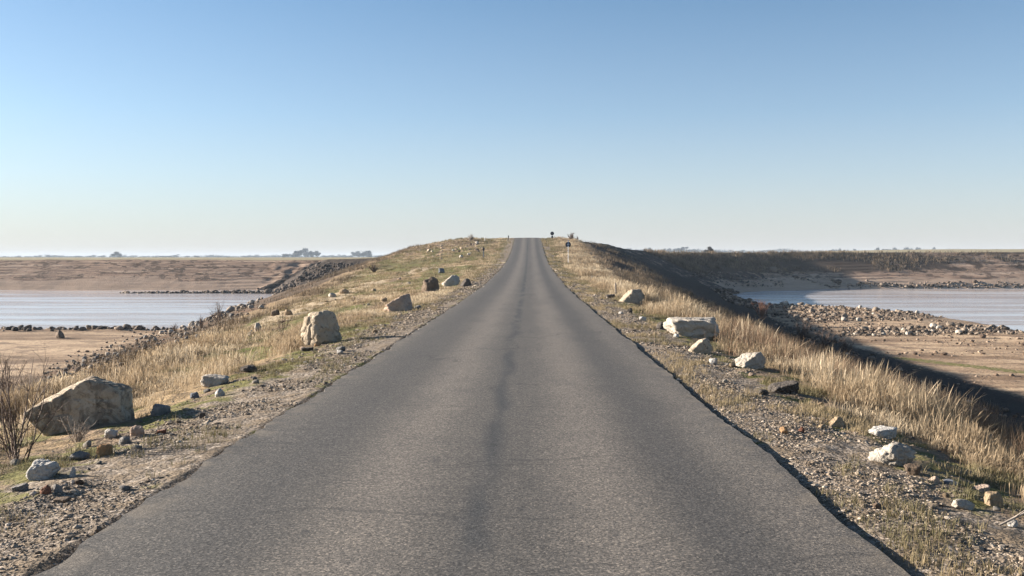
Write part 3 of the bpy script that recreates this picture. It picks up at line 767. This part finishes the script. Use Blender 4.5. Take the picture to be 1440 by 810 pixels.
# the rest of the riprap and shore stones
def mass(name, pl, n, spread, size, label, stops, seed, wetz=None):
    pts = poly_scatter(pl, n, spread)
    sizes = rng.lognormal(math.log(size), .4, n)
    return pts, sizes
A = [strip_pts(420, 12, 2, 5.5), mass('', [(-36, 108, 2), (-42, 130, 2), (-46, 160, 3), (-48, 180, 3)], 200, 2, .6, '', None, 0)]
stone_mass_tinted('riprap_rubble', np.concatenate([x[0] for x in A]), np.concatenate([x[1] for x in A]), 2, 'smaller rubble filling the left riprap slope',
                  [(0, (.08, .065, .05)), (.5, (.20, .155, .12)), (1, (.34, .28, .22))], 80)
B = [mass('', [(-90, 103.6), (-38, 103.6)], 420, .9, .42, '', None, 0), mass('', [(-93, 226, 1), (-80, 226, 1), (-70, 226.5, 1), (-58, 225, 1)], 900, .9, .5, '', None, 0)]
B[1][0][:, 2] = np.maximum(B[1][0][:, 2], WATER_Z + np.interp(B[1][0][:, 0], [-93, -58], [-.25, .15]) + rng.normal(0, .12, 900))
stone_mass_tinted('shore_rubble', np.concatenate([x[0] for x in B]), np.concatenate([x[1] for x in B]) , 2, 'dark wet rubble along the left waterline and the low stone spit',
                  [(0, (.04, .032, .026)), (.6, (.12, .092, .07)), (1, (.28, .22, .17))], 90)
Cc = [region_pts(330, R_ROW, 2.5, 6), region_pts(800, R_HEAP, 1.8, 4.5), region_pts(260, [(1000, 406), (1030, 408), (1075, 430), (1060, 436), (1020, 424)], 2.5, 6),
      region_pts(300, [(955, 384), (1000, 380), (1110, 398), (1100, 404), (1030, 404)], 1.3, 3), region_pts(420, [(1085, 450), (1250, 455), (1430, 468), (1300, 474), (1180, 474), (1120, 470)], 1.5, 3.5), mass('', [(52, 262.5), (90, 264), (200, 266)], 700, 1.0, .55, '', None, 0)]
stone_mass_tinted('shore_rubble', np.concatenate([x[0] for x in Cc]), np.concatenate([x[1] for x in Cc]), 2, 'pale and brown rubble round the shores of the right water',
                  [(0, (.035, .027, .021)), (.55, (.105, .08, .06)), (1, (.28, .225, .175))], 95)
n = 2600
x = rng.uniform(-62, -22, n); y = rng.uniform(212, 234, n); hh, inf = terrain(x, y); k = (~inf['ins']) & (hh > WATER_Z) & (hh < .6)
stone_mass_tinted('bank_rubble', np.stack([x, y, hh], 1)[k], rng.lognormal(math.log(.55), .4, k.sum()), 2, 'dark rock rubble facing the bank beyond the left water',
                  [(0, (.035, .028, .025)), (.6, (.075, .058, .048)), (1, (.17, .135, .11))], 98)
# clods on the right mud flat
n = 6000
x = rng.uniform(21, 75, n); y = rng.uniform(25, 150, n); hh, inf = terrain(x, y); k = (hh < -5.0) & (hh > WATER_Z + .05) & (fbm(x * .1, y * .25, 3, 77) > .5)
stone_mass_tinted('mud_clods', np.stack([x, y, hh], 1)[k], rng.lognormal(math.log(.16), .55, k.sum()), 1, 'dark clods and small stones dotting the right mud flat',
                  [(0, (.07, .05, .038)), (.6, (.17, .12, .085)), (1, (.35, .27, .20))], 99)

# ------------------------------------------------------------------ grass
def blades(name, mat, X, Y, hgt, wid, label, lean=.25, wind=(.06, -.02), cat='grass', nodes=3, z=None):
    n = len(X); Z = H(X, Y) if z is None else z
    ang = rng.uniform(0, 2 * math.pi, n); la = rng.normal(0, lean, n)
    dx = np.cos(ang) * la + wind[0]; dy = np.sin(ang) * la + wind[1]
    fa = rng.uniform(0, math.pi, n); wx, wy = np.cos(fa) * wid / 2, np.sin(fa) * wid / 2
    rn = np.clip(rng.normal(.5, .2, n) + (fbm(X * .7, Y * .4, 4, 91) - .5) * 2.0, 0, 1)
    lv = []; ts = [0, .5, .85, 1.0] if nodes == 4 else [0, .55, 1.0]
    wsc = [1, .8, .55, 0] if nodes == 4 else [1, .75, 0]
    Vs = []; tip = []
    seed_ = rng.random(n) < .22
    for t, ws in zip(ts, wsc):
        if nodes == 4 and t == .85: ws = np.where(seed_, 2.6, .5)[:, None] * np.ones(1)
        bx = X + dx * hgt * t ** 1.8; by = Y + dy * hgt * t ** 1.8; bz = Z - .02 + hgt * t * (1 - .12 * t * np.abs(la) * 2)
        if np.ndim(ws) or ws > 0:
            ww = ws[:, 0] if np.ndim(ws) else ws
            Vs.append(np.stack([bx - wx * ww, by - wy * ww, bz], 1)); Vs.append(np.stack([bx + wx * ww, by + wy * ww, bz], 1)); tip += [t, t]
        else:
            Vs.append(np.stack([bx, by, bz], 1)); tip.append(t)
    k = len(Vs); V = np.stack(Vs, 1).reshape(-1, 3)
    b0 = np.arange(n) * k
    Q = [np.stack([b0 + 2 * j, b0 + 2 * j + 1, b0 + 2 * j + 3, b0 + 2 * j + 2], 1) for j in range((k - 1) // 2 - 1)]
    T = np.stack([b0 + k - 3, b0 + k - 2, b0 + k - 1], 1)
    me = np_mesh(name, V, quads=np.concatenate(Q), tris=T)
    attr(me, 'rnd', np.repeat(rn, k)); attr(me, 'tip', np.tile(np.array(tip), n))
    return tag(mobj(name, me, M[mat]), label, cat, kind='stuff')
def clump(X, Y, per, rad):
    X = np.repeat(X, per); Y = np.repeat(Y, per); sp = rad * (1 + Y / 40)
    return X + rng.normal(0, 1, len(X)) * sp, Y + rng.normal(0, 1, len(Y)) * sp
def off_rocks(X, Y, k):
    for a, b, c in used:
        k = k & ((X - a) ** 2 + ((Y - b - c * .5)) ** 2 > (c * .85) ** 2)
        k = k & ~((np.abs(X - a * Y / b) < c * .95) & (Y < b + c * .5) & (Y > b - .5 - .05 * b - c))
    return k
def logY(n, a, b): return np.exp(rng.uniform(math.log(a), math.log(b), n))
# tall dry grass, right
n = 26000
Y = logY(n, 6.5, 190); xr = np.interp(Y, RIGHT[1:9, 1], RIGHT[1:9, 0])
X = rng.uniform(ER + 1.3, np.where(Y > 40, xr - .3, xr + .8))
s = X - ER; s0 = np.where(Y < 50, 1.95, 1.5) + (fbm(Y * .35, Y * 0, 3, 81) - .5) * 1.3
k = (rng.random(n) < sstep(s0 - .25, s0 + .7, s) * (.04 + .96 * sstep(.42, .54, fbm(X * 1.1, Y * .7, 4, 82))))
k = off_rocks(X, Y, k); xr_ = xr[k]; X, Y, s, s0 = X[k], Y[k], s[k], s0[k]
hb = (.10 + .95 * fbm(X * .9, Y * .6, 4, 83)) * (.35 + .65 * sstep(0, 1.3, s - s0)) * np.where(Y > 60, .72, 1) * np.interp(Y, [8, 20], [.85, 1]) * (.42 + .58 * sstep(-.6, 1.8, xr_ - X))
X, Y = clump(X, Y, 12, .045); hb = np.repeat(hb, 12)
blades('dry_grass', 'dry', X, Y, hb * rng.uniform(.45, 1.25, len(X)), .0032 + .00016 * Y, 'tall golden dry grass along the right shoulder of the road', .42, nodes=4)
# tall dry grass, left
n = 26000
Y = logY(n, 7.5, 200); xl = np.interp(Y, LEFT[1:6, 1], LEFT[1:6, 0])
X = -rng.uniform(-EL + 1.4, -xl + .6)
s = EL - X
pat = fbm(X * .45, Y * .22, 4, 84)
band = np.where(Y < 32, sstep(2.2, 3.4, s + (pat - .5) * 2.5) * (.04 + .85 * sstep(.40, .54, fbm(X * 1.1, Y * .6, 4, 94))), np.maximum(np.exp(-((s - 2.5 - (pat - .5) * 2) / .9) ** 2), .9 * sstep(.52, .62, fbm(X * .3, Y * .1, 4, 85))))
k = off_rocks(X, Y, rng.random(n) < band); X, Y, s = X[k], Y[k], s[k]
hb = (-.06 + .72 * fbm(X * .9, Y * .6, 4, 86)) * np.interp(Y, [10, 25, 45], [.9, .75, .5])
hb = np.maximum(hb, .05)
X, Y = clump(X, Y, 10, .06); hb = np.repeat(hb, 10)
blades('dry_grass', 'dry', X, Y, hb * rng.uniform(.55, 1.2, len(X)), .0035 + .00022 * Y, 'golden dry grass on the left slope beyond the gravel', .45, nodes=4)
# short olive and brown turf on both sides
for side, lab in ((-1, 'short olive and brown turf on the left verge and slope'), (1, 'short olive and brown turf on the right verge')):
    n = 30000
    Y = logY(n, 5.4, 190)
    s = rng.uniform(.05, 1, n) ** 1.2 * np.where(side < 0, 9 + Y * .08, 3.6)
    X = np.where(side < 0, EL - s, ER + s)
    pt = fbm(X * 1.3, Y * .6, 4, 87)
    xl = np.interp(Y, LEFT[1:6, 1], LEFT[1:6, 0])
    k = (rng.random(n) < sstep(.46, .58, pt) * (.30 + .7 * sstep(.9, 1.8, s))) & (X > xl - .5)
    k = off_rocks(X, Y, k); X, Y = X[k], Y[k]
    X, Y = clump(X, Y, 12, .035)
    blades('short_grass', 'short', X, Y, rng.uniform(.03, .10, len(X)) * (1 + Y / 60), .004 + .00025 * Y, lab, .5, wind=(.05, 0))
# brown weeds over both shoulders and flanks
n = 16000
Y = logY(n, 9, 190); sd = rng.random(n) < .5
xl = np.interp(Y, LEFT[1:6, 1], LEFT[1:6, 0]); xr = np.interp(Y, RIGHT[1:9, 1], RIGHT[1:9, 0])
e = rng.uniform(-.6, 9, n) ** 1.0
X = np.where(sd, xl - e, xr + e)
k = (fbm(X * .4, Y * .2, 4, 88) > .47) & (H(X, Y) > -5.3) & (~((X < xl - 1.2) & (Y < 115)) | (rng.random(n) < .12))
X, Y = X[k], Y[k]; hb = .25 + .4 * rng.random(len(X))
X, Y = clump(X, Y, 9, .09); hb = np.repeat(hb, 9)
blades('brown_weeds', 'weed', X, Y, hb * rng.uniform(.5, 1.2, len(X)), .005 + .00022 * Y, 'dead brown weeds covering the outer slopes of the causeway', .45, cat='weeds')
n = 5000
Y = logY(n, 12, 90); xr = np.interp(Y, RIGHT[1:9, 1], RIGHT[1:9, 0]); X = xr + rng.uniform(1, 15, n)
k = fbm(X * .4, Y * .3, 4, 96) > .50; X, Y = X[k], Y[k]; hb = np.repeat(rng.uniform(.15, .6, len(X)), 9); X, Y = clump(X, Y, 9, .08)
blades('brown_weeds', 'weed', X, Y, hb, .006 + .00022 * Y, 'dark dead weeds along the foot of the right slope', .5, cat='weeds')
# rust weeds on the right crest
n = 5200
Y = logY(n, 11, 36); xr = np.interp(Y, RIGHT[1:9, 1], RIGHT[1:9, 0]); X = xr + rng.normal(-.1, .9, n)
k = fbm(X * .5, Y * .3, 4, 89) > .48; X, Y = X[k], Y[k]; X, Y = clump(X, Y, 10, .07)
blades('rust_weeds', 'rust', X, Y, rng.uniform(.25, .75, len(X)), .0045 + .0002 * Y, 'rust brown dead weeds among the tall grass on the right crest', .35, cat='weeds')
# scrub on the far right bank
n = 16000
X = rng.uniform(18, 140, n); Y = rng.uniform(228, 288, n); hh, inf = terrain(X, Y)
k = (~inf['ins']) & (hh > -3) & (rng.random(n) < sstep(-3, 0, hh) * (1 - .7 * sstep(80, 115, X))) & (fbm(X * .08, Y * .2, 4, 93) > .44)
X, Y = X[k], Y[k]; X, Y = clump(X, Y, 9, .08)
blades('bank_scrub', 'weed', X, Y, rng.uniform(.3, 1.1, len(X)), np.full(len(X), .10), 'dark leafless scrub along the top of the far right bank', .6, cat='scrub')

# ------------------------------------------------------------------ shrubs and twigs
def tubes(paths, sides=4):
    """paths: list of (Nx3 points, N radii)"""
    Vs, Qs, off = [], [], 0
    a = np.arange(sides) / sides * 2 * math.pi
    for P, rad in paths:
        P = np.asarray(P, float); n = len(P)
        T = np.gradient(P, axis=0); T /= np.linalg.norm(T, axis=1)[:, None] + 1e-9
        ref = np.where(np.abs(T[:, 2:3]) > .9, np.array([[1., 0, 0]]), np.array([[0, 0, 1.]]))
        A = np.cross(T, ref); A /= np.linalg.norm(A, axis=1)[:, None] + 1e-9; B = np.cross(T, A)
        ring = P[:, None] + rad[:, None, None] * (np.cos(a)[None, :, None] * A[:, None] + np.sin(a)[None, :, None] * B[:, None])
        Vs.append(ring.reshape(-1, 3))
        i = np.arange(n - 1)[:, None] * sides + np.arange(sides)[None]; j = np.arange(n - 1)[:, None] * sides + (np.arange(sides)[None] + 1) % sides
        Qs.append(np.stack([i, j, j + sides, i + sides], -1).reshape(-1, 4) + off); off += n * sides
    return np.concatenate(Vs), np.concatenate(Qs)
def grow(p, dirn, length, rad, r, wig=.25, n=6, up=.1):
    P = [np.array(p, float)]; d = np.array(dirn, float); d /= np.linalg.norm(d)
    for i in range(n):
        d = d + r.normal(0, wig, 3) * .5 + np.array([0, 0, up * .3]); d /= np.linalg.norm(d)
        P.append(P[-1] + d * length / n)
    return np.array(P), np.linspace(rad, rad * .35, n + 1)
def shrub(name, p, hgt, spread, nst, mat, label, seed, rad=.008, ntw=7, cat='shrub', levels=2, group=None):
    r = np.random.default_rng(seed)
    root = tag(empty(name, tuple(p)), label, cat, group)
    st, tw = [], []
    for i in range(nst):
        a = r.uniform(0, 6.28); t = r.uniform(.1, 1) * spread
        d = np.array([math.cos(a) * t, math.sin(a) * t, 1.])
        L = hgt * r.uniform(.6, 1.1)
        P, rd_ = grow((r.normal(0, .05 * hgt), r.normal(0, .05 * hgt), -.03), d, L, rad * r.uniform(.7, 1.2), r)
        st.append((P, rd_))
        for j in range(ntw):
            q = r.integers(1, len(P) - 1); dd = P[q + 1] - P[q]; dd = dd / np.linalg.norm(dd) + r.normal(0, .55, 3)
            P2, r2 = grow(P[q], dd, L * r.uniform(.2, .5), rd_[q] * .6, r, .35, 5)
            tw.append((P2, r2))
            if levels > 1:
                for _ in range(3):
                    q2 = r.integers(1, 5); d3 = P2[q2] - P2[q2 - 1]; d3 = d3 / np.linalg.norm(d3) + r.normal(0, .6, 3)
                    tw.append(grow(P2[q2], d3, L * r.uniform(.1, .25), r2[q2] * .6, r, .35, 3))
    V, Q = tubes(st, 4); mobj('stems', np_mesh('stems', V, quads=Q), M[mat], root)
    V, Q = tubes(tw, 3); mobj('twigs', np_mesh('twigs', V, quads=Q), M[mat], root)
    return root
def shrub_px(px, py, hpx, spread, nst, mat, label, seed, radpx=1.2, **kw):
    p = at(px, py); s = size_at(p)
    return shrub('bare_shrub', p, hpx * s, spread, nst, mat, label, seed, rad=radpx * s * .5, **kw)
shrub_px(22, 648, 150, .42, 13, 'twig', 'tall bare brown shrub at the left edge beside the largest boulder', 1, 2.6)
shrub_px(12, 560, 62, .35, 7, 'twig', 'thin leafless shrub behind the tall bare shrub at the left edge', 2, 1.8)
shrub_px(108, 622, 45, 1.1, 16, 'twig_grey', 'tangle of bleached grey twigs in front of the largest boulder', 3, 1.6)
shrub_px(306, 455, 32, .5, 9, 'twig', 'small bare shrub standing out against the left water', 4, 1.2)
shrub_px(283, 462, 18, .8, 9, 'twig', 'low bare shrub left of the one standing against the water', 5, 1.1)
shrub_px(246, 468, 14, .9, 9, 'twig', 'lowest bare shrub at the end of the left shore stones', 6, 1.0)
shrub_px(526, 383, 12, .9, 14, 'twig', 'round dark bush on the far left slope below the hill', 7, 1.6)
shrub_px(1072, 448, 26, .7, 18, 'twig_red', 'reddish bush rising above the right slope against the water', 8, 1.4)
shrub_px(1160, 500, 40, .8, 16, 'twig', 'wide dark shrub where the right slope meets the mud flat', 9, 1.5)
shrub_px(1128, 478, 26, .8, 14, 'twig', 'dark twiggy shrub on the right slope left of the wide dark shrub', 21, 1.4)
shrub_px(1190, 498, 26, .9, 14, 'twig', 'low dark shrub at the edge of the mud flat right of the wide dark shrub', 22, 1.4)
shrub_px(803, 338, 11, .9, 12, 'twig', 'bare shrub on the skyline right of the road crest', 10, 1.1)
shrub_px(812, 339, 7, .4, 4, 'twig', 'sparse little shrub right of the skyline shrub', 11, .8)
shrub_px(662, 338, 9, .9, 14, 'twig_grey', 'pale rounded shrub on top of the left hill', 12, .9)
shrub_px(396, 470, 34, .5, 6, 'twig', 'wispy bare shrub in dry grass left of the pitted rounded boulder', 13, .9)
shrub_px(1290, 590, 46, .5, 10, 'twig_red', 'rust coloured shrub sticking out of the tall right grass', 14, 1.5)
shrub_px(1002, 452, 22, .5, 7, 'twig', 'thin shrub against the shaded right slope', 15, 1.1)
# bleached stick at the right edge
p = at(1425, 742); s = size_at(p)
root = tag(empty('fallen_branch', tuple(p)), 'forked bleached stick lying on the verge at the right edge', 'stick')
r = np.random.default_rng(4)
V, Q = tubes([(np.array([(-.10, 0, .01), (-.02, .0, .05), (.08, .02, .09), (.16, .0, .15)]), np.array([.008, .009, .008, .004]))], 5)
mobj('stem', np_mesh('stem', V, quads=Q, smooth=True), M['twig_grey'], root)
V, Q = tubes([(np.array([(-.05, .05, .01), (.02, .01, .07), (.07, -.03, .13)]), np.array([.006, .006, .003]))], 5)
mobj('side_shoot', np_mesh('side_shoot', V, quads=Q, smooth=True), M['twig_grey'], root)

# ------------------------------------------------------------------ signs and posts
def cyl(r0, r1, z0, z1, seg=16):
    a = np.arange(seg) / seg * 2 * math.pi
    V = np.concatenate([np.stack([np.cos(a) * r, np.sin(a) * r, np.full(seg, z)], 1) for r, z in ((r0, z0), (r1, z1))])
    V = np.concatenate([V, [(0, 0, z0), (0, 0, z1)]])
    i = np.arange(seg); j = (i + 1) % seg
    return V, np.stack([i, j, j + seg, i + seg], 1), np.concatenate([np.stack([j, i, np.full(seg, 2 * seg)], 1), np.stack([i + seg, j + seg, np.full(seg, 2 * seg + 1)], 1)])
def pole(name, r0, r1, z0, z1, mat, parent):
    V, Q, T = cyl(r0, r1, z0, z1); return mobj(name, np_mesh(name, V, quads=Q, tris=T), M[mat], parent)
def disc(name, rad, th, z, mat, parent, y=0.):
    V, Q, T = cyl(rad, rad, -th / 2, th / 2, 28)
    V = np.stack([V[:, 0], V[:, 2] + y, V[:, 1] + z], 1)
    return mobj(name, np_mesh(name, V, quads=Q, tris=T), M[mat], parent)
def box(name, sx, sy, z0, z1, mat, parent, y=0., bev=.01):
    bm = bmesh.new(); bmesh.ops.create_cube(bm, size=1)
    for v in bm.verts: v.co = Vector((v.co.x * sx, v.co.y * sy + y, z0 + (v.co.z + .5) * (z1 - z0)))
    bmesh.ops.bevel(bm, geom=bm.edges[:], offset=min(bev, sx * .2, sy * .2), segments=1, affect='EDGES')
    me = bpy.data.meshes.new(name); bm.to_mesh(me); bm.free()
    return mobj(name, me, M[mat], parent)
p = at(799, 371.5); s = size_at(p)
t = tag(empty('road_sign', tuple(p)), 'round road sign seen from its dark back on a tall thin post, right side', 'road sign')
pole('post', .027, .027, -.3, 25 * s, 'steel', t); pole('upper_post', .029, .029, 25 * s, 34 * s, 'bluepaint', t)
disc('sign_plate', 4.0 * s, .03, 27.5 * s, 'signback', t, y=.10)
box('bracket', .3, .04, 27 * s, 27.6 * s, 'steel', t, y=.065)
p = at(776.5, 337); p[2] = max(p[2], 0); s = size_at(p)
t = tag(empty('road_sign', tuple(p)), 'small dark round sign with a plate under it at the right of the crest', 'road sign')
pole('post', .06, .06, -.3, 8 * s, 'signback', t)
disc('sign_plate', 2.6 * s, .04, 8.6 * s, 'signback', t, y=-.09); box('lower_plate', 2.8 * s, .04, 2.6 * s, 5 * s, 'signback', t, y=-.09)
p = at(680, 362.5); s = size_at(p)
t = tag(empty('marker_post', tuple(p)), 'short marker post with a dark blue head in the grass left of the road', 'marker post')
box('post', 1.3 * s, .08, -.3, 10 * s, 'greypaint', t); box('head', 3.0 * s, .14, 10 * s, 14.5 * s, 'signback', t)
p = at(715, 337.5); s = size_at(p)
t = tag(empty('marker_post', tuple(p)), 'dark slim marker post on the skyline left of the crest', 'marker post')
box('post', 1.3 * s, .12, -.3, 4.6 * s, 'wood', t); box('cap', 1.5 * s, .14, 4.6 * s, 6.2 * s, 'signback', t)
p = at(682, 339); s = size_at(p)
t = tag(empty('utility_pole', tuple(p)), 'thin faint pole behind the left hilltop', 'pole')
pole('shaft', .05, .035, -.3, 7 * s, 'steel', t); box('cap', .14, .14, 7 * s, 7.4 * s, 'steel', t)
p = at(866, 417); s = size_at(p)
t = tag(empty('wooden_stake', tuple(p)), 'grey weathered wooden stake in grass beside the farthest large cream boulder', 'stake')
box('shaft', .07, .06, -.2, 18 * s, 'wood', t, bev=.008); t.rotation_euler = (R(2), R(-2), .3)
box('tip', .05, .045, 18 * s, 19.6 * s, 'wood', t, bev=.02)

# ------------------------------------------------------------------ trees on the plain
def far_tree(px, base_y, wpx, hpx, dist, label, seed, group):
    r = np.random.default_rng(seed)
    dist = dist * (1.9 if dist > 600 else 1.)
    d = ray(px, base_y); P = EYE + d * dist
    gz = float(H(P[0], P[1])[0]); s = dist / 1400.
    topz = P[2] + hpx * s; hgt = max(topz - gz, 3.); w = wpx * s
    root = tag(empty('tree', (P[0], P[1], gz)), label, 'tree', group)
    pts = [(np.array([(0, 0, -.5), (r.normal(0, .1), 0, hgt * .3), (r.normal(0, .3), 0, hgt * .6)]), np.array([.035, .028, .012]) * hgt)]
    for i in range(9):
        a = r.uniform(0, 6.28); b = r.uniform(.25, .6) * hgt
        pts.append((np.array([(0, 0, b), (math.cos(a) * w * .2, math.sin(a) * w * .2, b + hgt * .17), (math.cos(a) * w * .36, math.sin(a) * w * .36, b + hgt * .3)]), np.array([.014, .009, .004]) * hgt))
    V, Q = tubes(pts, 5); mobj('trunk', np_mesh('trunk', V, quads=Q), M['tree'], root)
    nb = 9; cen = np.stack([r.normal(0, .22, nb) * w, r.normal(0, .22, nb) * w, (.48 + r.normal(0, .16, nb)) * hgt], 1)
    cr = r.uniform(.16, .27, nb)
    n = 1500; k = r.integers(0, nb, n); v = r.normal(0, 1, (n, 3)); v /= np.linalg.norm(v, axis=1)[:, None]
    C = cen[k] + v * (r.random((n, 1)) ** .5) * np.stack([cr[k] * w, cr[k] * w, cr[k] * hgt * .85], 1)
    C[:, 2] = np.clip(C[:, 2], hgt * .12, hgt * 1.0)
    L = (.035 * hgt + .1) * r.uniform(.6, 1.5, (n, 1)); a_ = r.normal(0, 1, (n, 3)); b_ = r.normal(0, 1, (n, 3))
    V = np.stack([C + a_ * L, C - a_ * L * .5 + b_ * L * .6, C - b_ * L * .7], 1).reshape(-1, 3)
    mobj('crown', np_mesh('crown', V, tris=np.arange(3 * n).reshape(-1, 3)), M['tree'], root)
GL = 'bare trees on the skyline beyond the left water'; GR = 'bare trees on the skyline beyond the right water'
def row(items, base, dist, lab, grp, s0):
    for i, (x, w, h) in enumerate(items):
        far_tree(x, base, w, h, dist + rng.uniform(-90, 90), lab, s0 + i, grp)
far_tree(165, 363, 17, 9, 900, 'lone round tree rising highest on the far left skyline', 201, GL)
row([(404, 14, 6), (413, 12, 7), (421, 15, 11.5), (430, 15, 12), (438, 11, 9)], 361, 1050, 'bare tree in the taller blue grey clump left of the hill', GL, 210)
far_tree(446, 361, 8, 9, 1000, 'small separate tree just right of the taller blue grey clump', 220, GL)
row([(502, 13, 9), (511, 15, 10), (519, 12, 9)], 360, 1100, 'bare tree in the clump nearest the left hill', GL, 230)
row([(x, 16, h) for x, h in zip(range(8, 330, 15), rng.uniform(2.4, 5, 22))] + [(x, 15, rng.uniform(3, 5)) for x in (345, 360, 375, 390, 458, 470, 482, 492, 534)], 362.5, 1350,
    'low distant tree in the thin tree line on the left horizon', 'low trees along the left horizon', 240)
row([(884, 15, 10), (894, 14, 8), (906, 16, 9), (918, 15, 8), (930, 14, 8), (944, 15, 9), (957, 16, 11), (970, 16, 9)], 357, 1150, 'bare tree in the long clump right of the road hill', GR, 280)
far_tree(997, 356, 12, 9.5, 520, 'lone dome shaped tree on the right bank skyline', 290, GR)
row([(1168, 12, 5), (1178, 12, 6), (1190, 10, 5), (1203, 12, 5), (1232, 9, 5), (1248, 13, 6), (1258, 11, 7), (1273, 9, 8), (1279, 9, 8), (1290, 10, 8), (1313, 8, 6)], 353.5, 1100,
    'bare tree in the scattered row on the far right skyline', GR, 300)
row([(1020, 14, 4), (1045, 15, 4), (1070, 12, 4), (1100, 14, 4)], 355.5, 1250, 'low distant tree on the skyline between the dome tree and the scattered row', GR, 320)

def far_wood(px0, px1, base, dist, hp, label, seed):
    """a low broken line of woods too far to tell its trees apart"""
    r = np.random.default_rng(seed); a_ = ray(px0, base) * dist; b_ = ray(px1, base) * dist; n = 26000
    t = r.random(n); x = a_[0] + (b_[0] - a_[0]) * t; y = dist + r.normal(0, 60, n)
    pr = fbm(t * 26 + seed, t * 0, 4, seed); hh = hp * dist / 1400 * np.clip((pr - .38) * 3.2, 0, 1.2) * (.55 + .6 * vn(t * 160 + seed, t * 0, seed))
    k = hh > .8; x, y, hh = x[k], y[k], hh[k]; n = k.sum()
    C = np.stack([x, y, H(x, y) + hh * r.random(n) ** .8 + (1.8 + (363 - base) * dist / 1400 - H(x, y)) * .9], 1)
    L = r.uniform(.5, 1.6, (n, 1)); u_ = r.normal(0, 1, (n, 3)); v_ = r.normal(0, 1, (n, 3))
    V = np.stack([C + u_ * L, C - u_ * L * .5 + v_ * L * .6, C - v_ * L * .7], 1).reshape(-1, 3)
    tag(mobj('distant_wood', np_mesh('distant_wood', V, tris=np.arange(3 * n).reshape(-1, 3)), M['tree']), label, 'wood', kind='stuff')
far_wood(-60, 600, 362.5, 3000, 3.6, 'low blue grey line of woods along the left horizon', 5)
far_wood(860, 1480, 354, 3000, 4.0, 'low blue grey line of woods along the right horizon', 9)

# ------------------------------------------------------------------ haze
HB = (-5040, 5040, -5040, 5040, -9.5, 24)
x0, x1, y0, y1, z0, z1 = HB
V = [(x, y, z) for z in (z0, z1) for x, y in ((x0, y0), (x1, y0), (x1, y1), (x0, y1))]
hz = mobj('haze', np_mesh('haze', V, quads=[(3, 2, 1, 0), (4, 5, 6, 7), (0, 1, 5, 4), (1, 2, 6, 5), (2, 3, 7, 6), (3, 0, 4, 7)]), None)
m, nt, out = new_mat('haze'); g = G(nt)
pv = g.n('ShaderNodeVolumePrincipled'); pv.inputs['Color'].default_value = (.70, .84, 1, 1); pv.inputs['Density'].default_value = .00013
pv.inputs['Anisotropy'].default_value = 0.0
g.L.new(pv.outputs[0], out.inputs['Volume'])
hz.data.materials.append(m)
tag(hz, kind='stuff'); hz['label'] = 'thin pale haze over the whole plain'; hz['category'] = 'haze'

# ------------------------------------------------------------------ light, sky, camera
SUN_EL, SUN_AZ = R(15), R(165)            # azimuth measured from +X towards +Y: from the left, a little ahead
sd_ = Vector((math.cos(SUN_EL) * math.cos(SUN_AZ), math.cos(SUN_EL) * math.sin(SUN_AZ), math.sin(SUN_EL)))
L = bpy.data.lights.new('sun', 'SUN'); L.energy = 5.0; L.angle = R(.5); L.color = (1, .90, .78)
so = bpy.data.objects.new('sun', L); link(so); so.rotation_euler = sd_.to_track_quat('Z', 'Y').to_euler()
w = bpy.data.worlds.new('World'); sc.world = w; w.use_nodes = True
nt = w.node_tree; nt.nodes.clear()
sky = nt.nodes.new('ShaderNodeTexSky'); sky.sky_type = 'NISHITA'; sky.sun_disc = False
sky.sun_elevation = SUN_EL; sky.sun_rotation = math.pi / 2 - SUN_AZ
sky.altitude = 0; sky.air_density = .7; sky.dust_density = .3; sky.ozone_density = 1.5
bg = nt.nodes.new('ShaderNodeBackground'); bg.inputs[1].default_value = .05
wo = nt.nodes.new('ShaderNodeOutputWorld')
tc = nt.nodes.new('ShaderNodeTexCoord'); sx_ = nt.nodes.new('ShaderNodeSeparateXYZ'); nt.links.new(tc.outputs['Generated'], sx_.inputs[0])
rp = nt.nodes.new('ShaderNodeValToRGB'); nt.links.new(sx_.outputs[2], rp.inputs[0])      # milky air low over the plain
cr_ = rp.color_ramp; cr_.elements[0].position = 0; cr_.elements[0].color = (.88,) * 3 + (1,); cr_.elements[1].position = .25; cr_.elements[1].color = (0, 0, 0, 1)
for p_, v_ in ((.035, .66), (.08, .40), (.14, .16)):
    e_ = cr_.elements.new(p_); e_.color = (v_, v_, v_, 1)
mx_ = nt.nodes.new('ShaderNodeMix'); mx_.data_type = 'RGBA'; mx_.inputs[7].default_value = (3.72, 3.52, 3.62, 1)
nt.links.new(rp.outputs[0], mx_.inputs[0]); tint = nt.nodes.new('ShaderNodeMix'); tint.data_type = 'RGBA'; tint.blend_type = 'MULTIPLY'; tint.inputs[0].default_value = 1; tint.inputs[7].default_value = (.93, 1.01, 1.0, 1)
nt.links.new(sky.outputs[0], tint.inputs[6]); nt.links.new(tint.outputs[2], mx_.inputs[6]); nt.links.new(mx_.outputs[2], bg.inputs[0]); nt.links.new(bg.outputs[0], wo.inputs[0])

cam = bpy.data.cameras.new('camera'); cam.lens = 35; cam.sensor_width = 36; cam.clip_start = .1; cam.clip_end = 15000
co = bpy.data.objects.new('camera', cam); link(co)
co.matrix_world = Matrix.Translation(Vector(EYE)) @ ROT.to_4x4()
sc.camera = co
sc.view_settings.view_transform = 'Standard'; sc.view_settings.look = 'None'; sc.view_settings.gamma = 1; sc.view_settings.use_curve_mapping = False
sc.view_settings.exposure = 1.8
sc.render.resolution_x = 1024; sc.render.resolution_y = 576
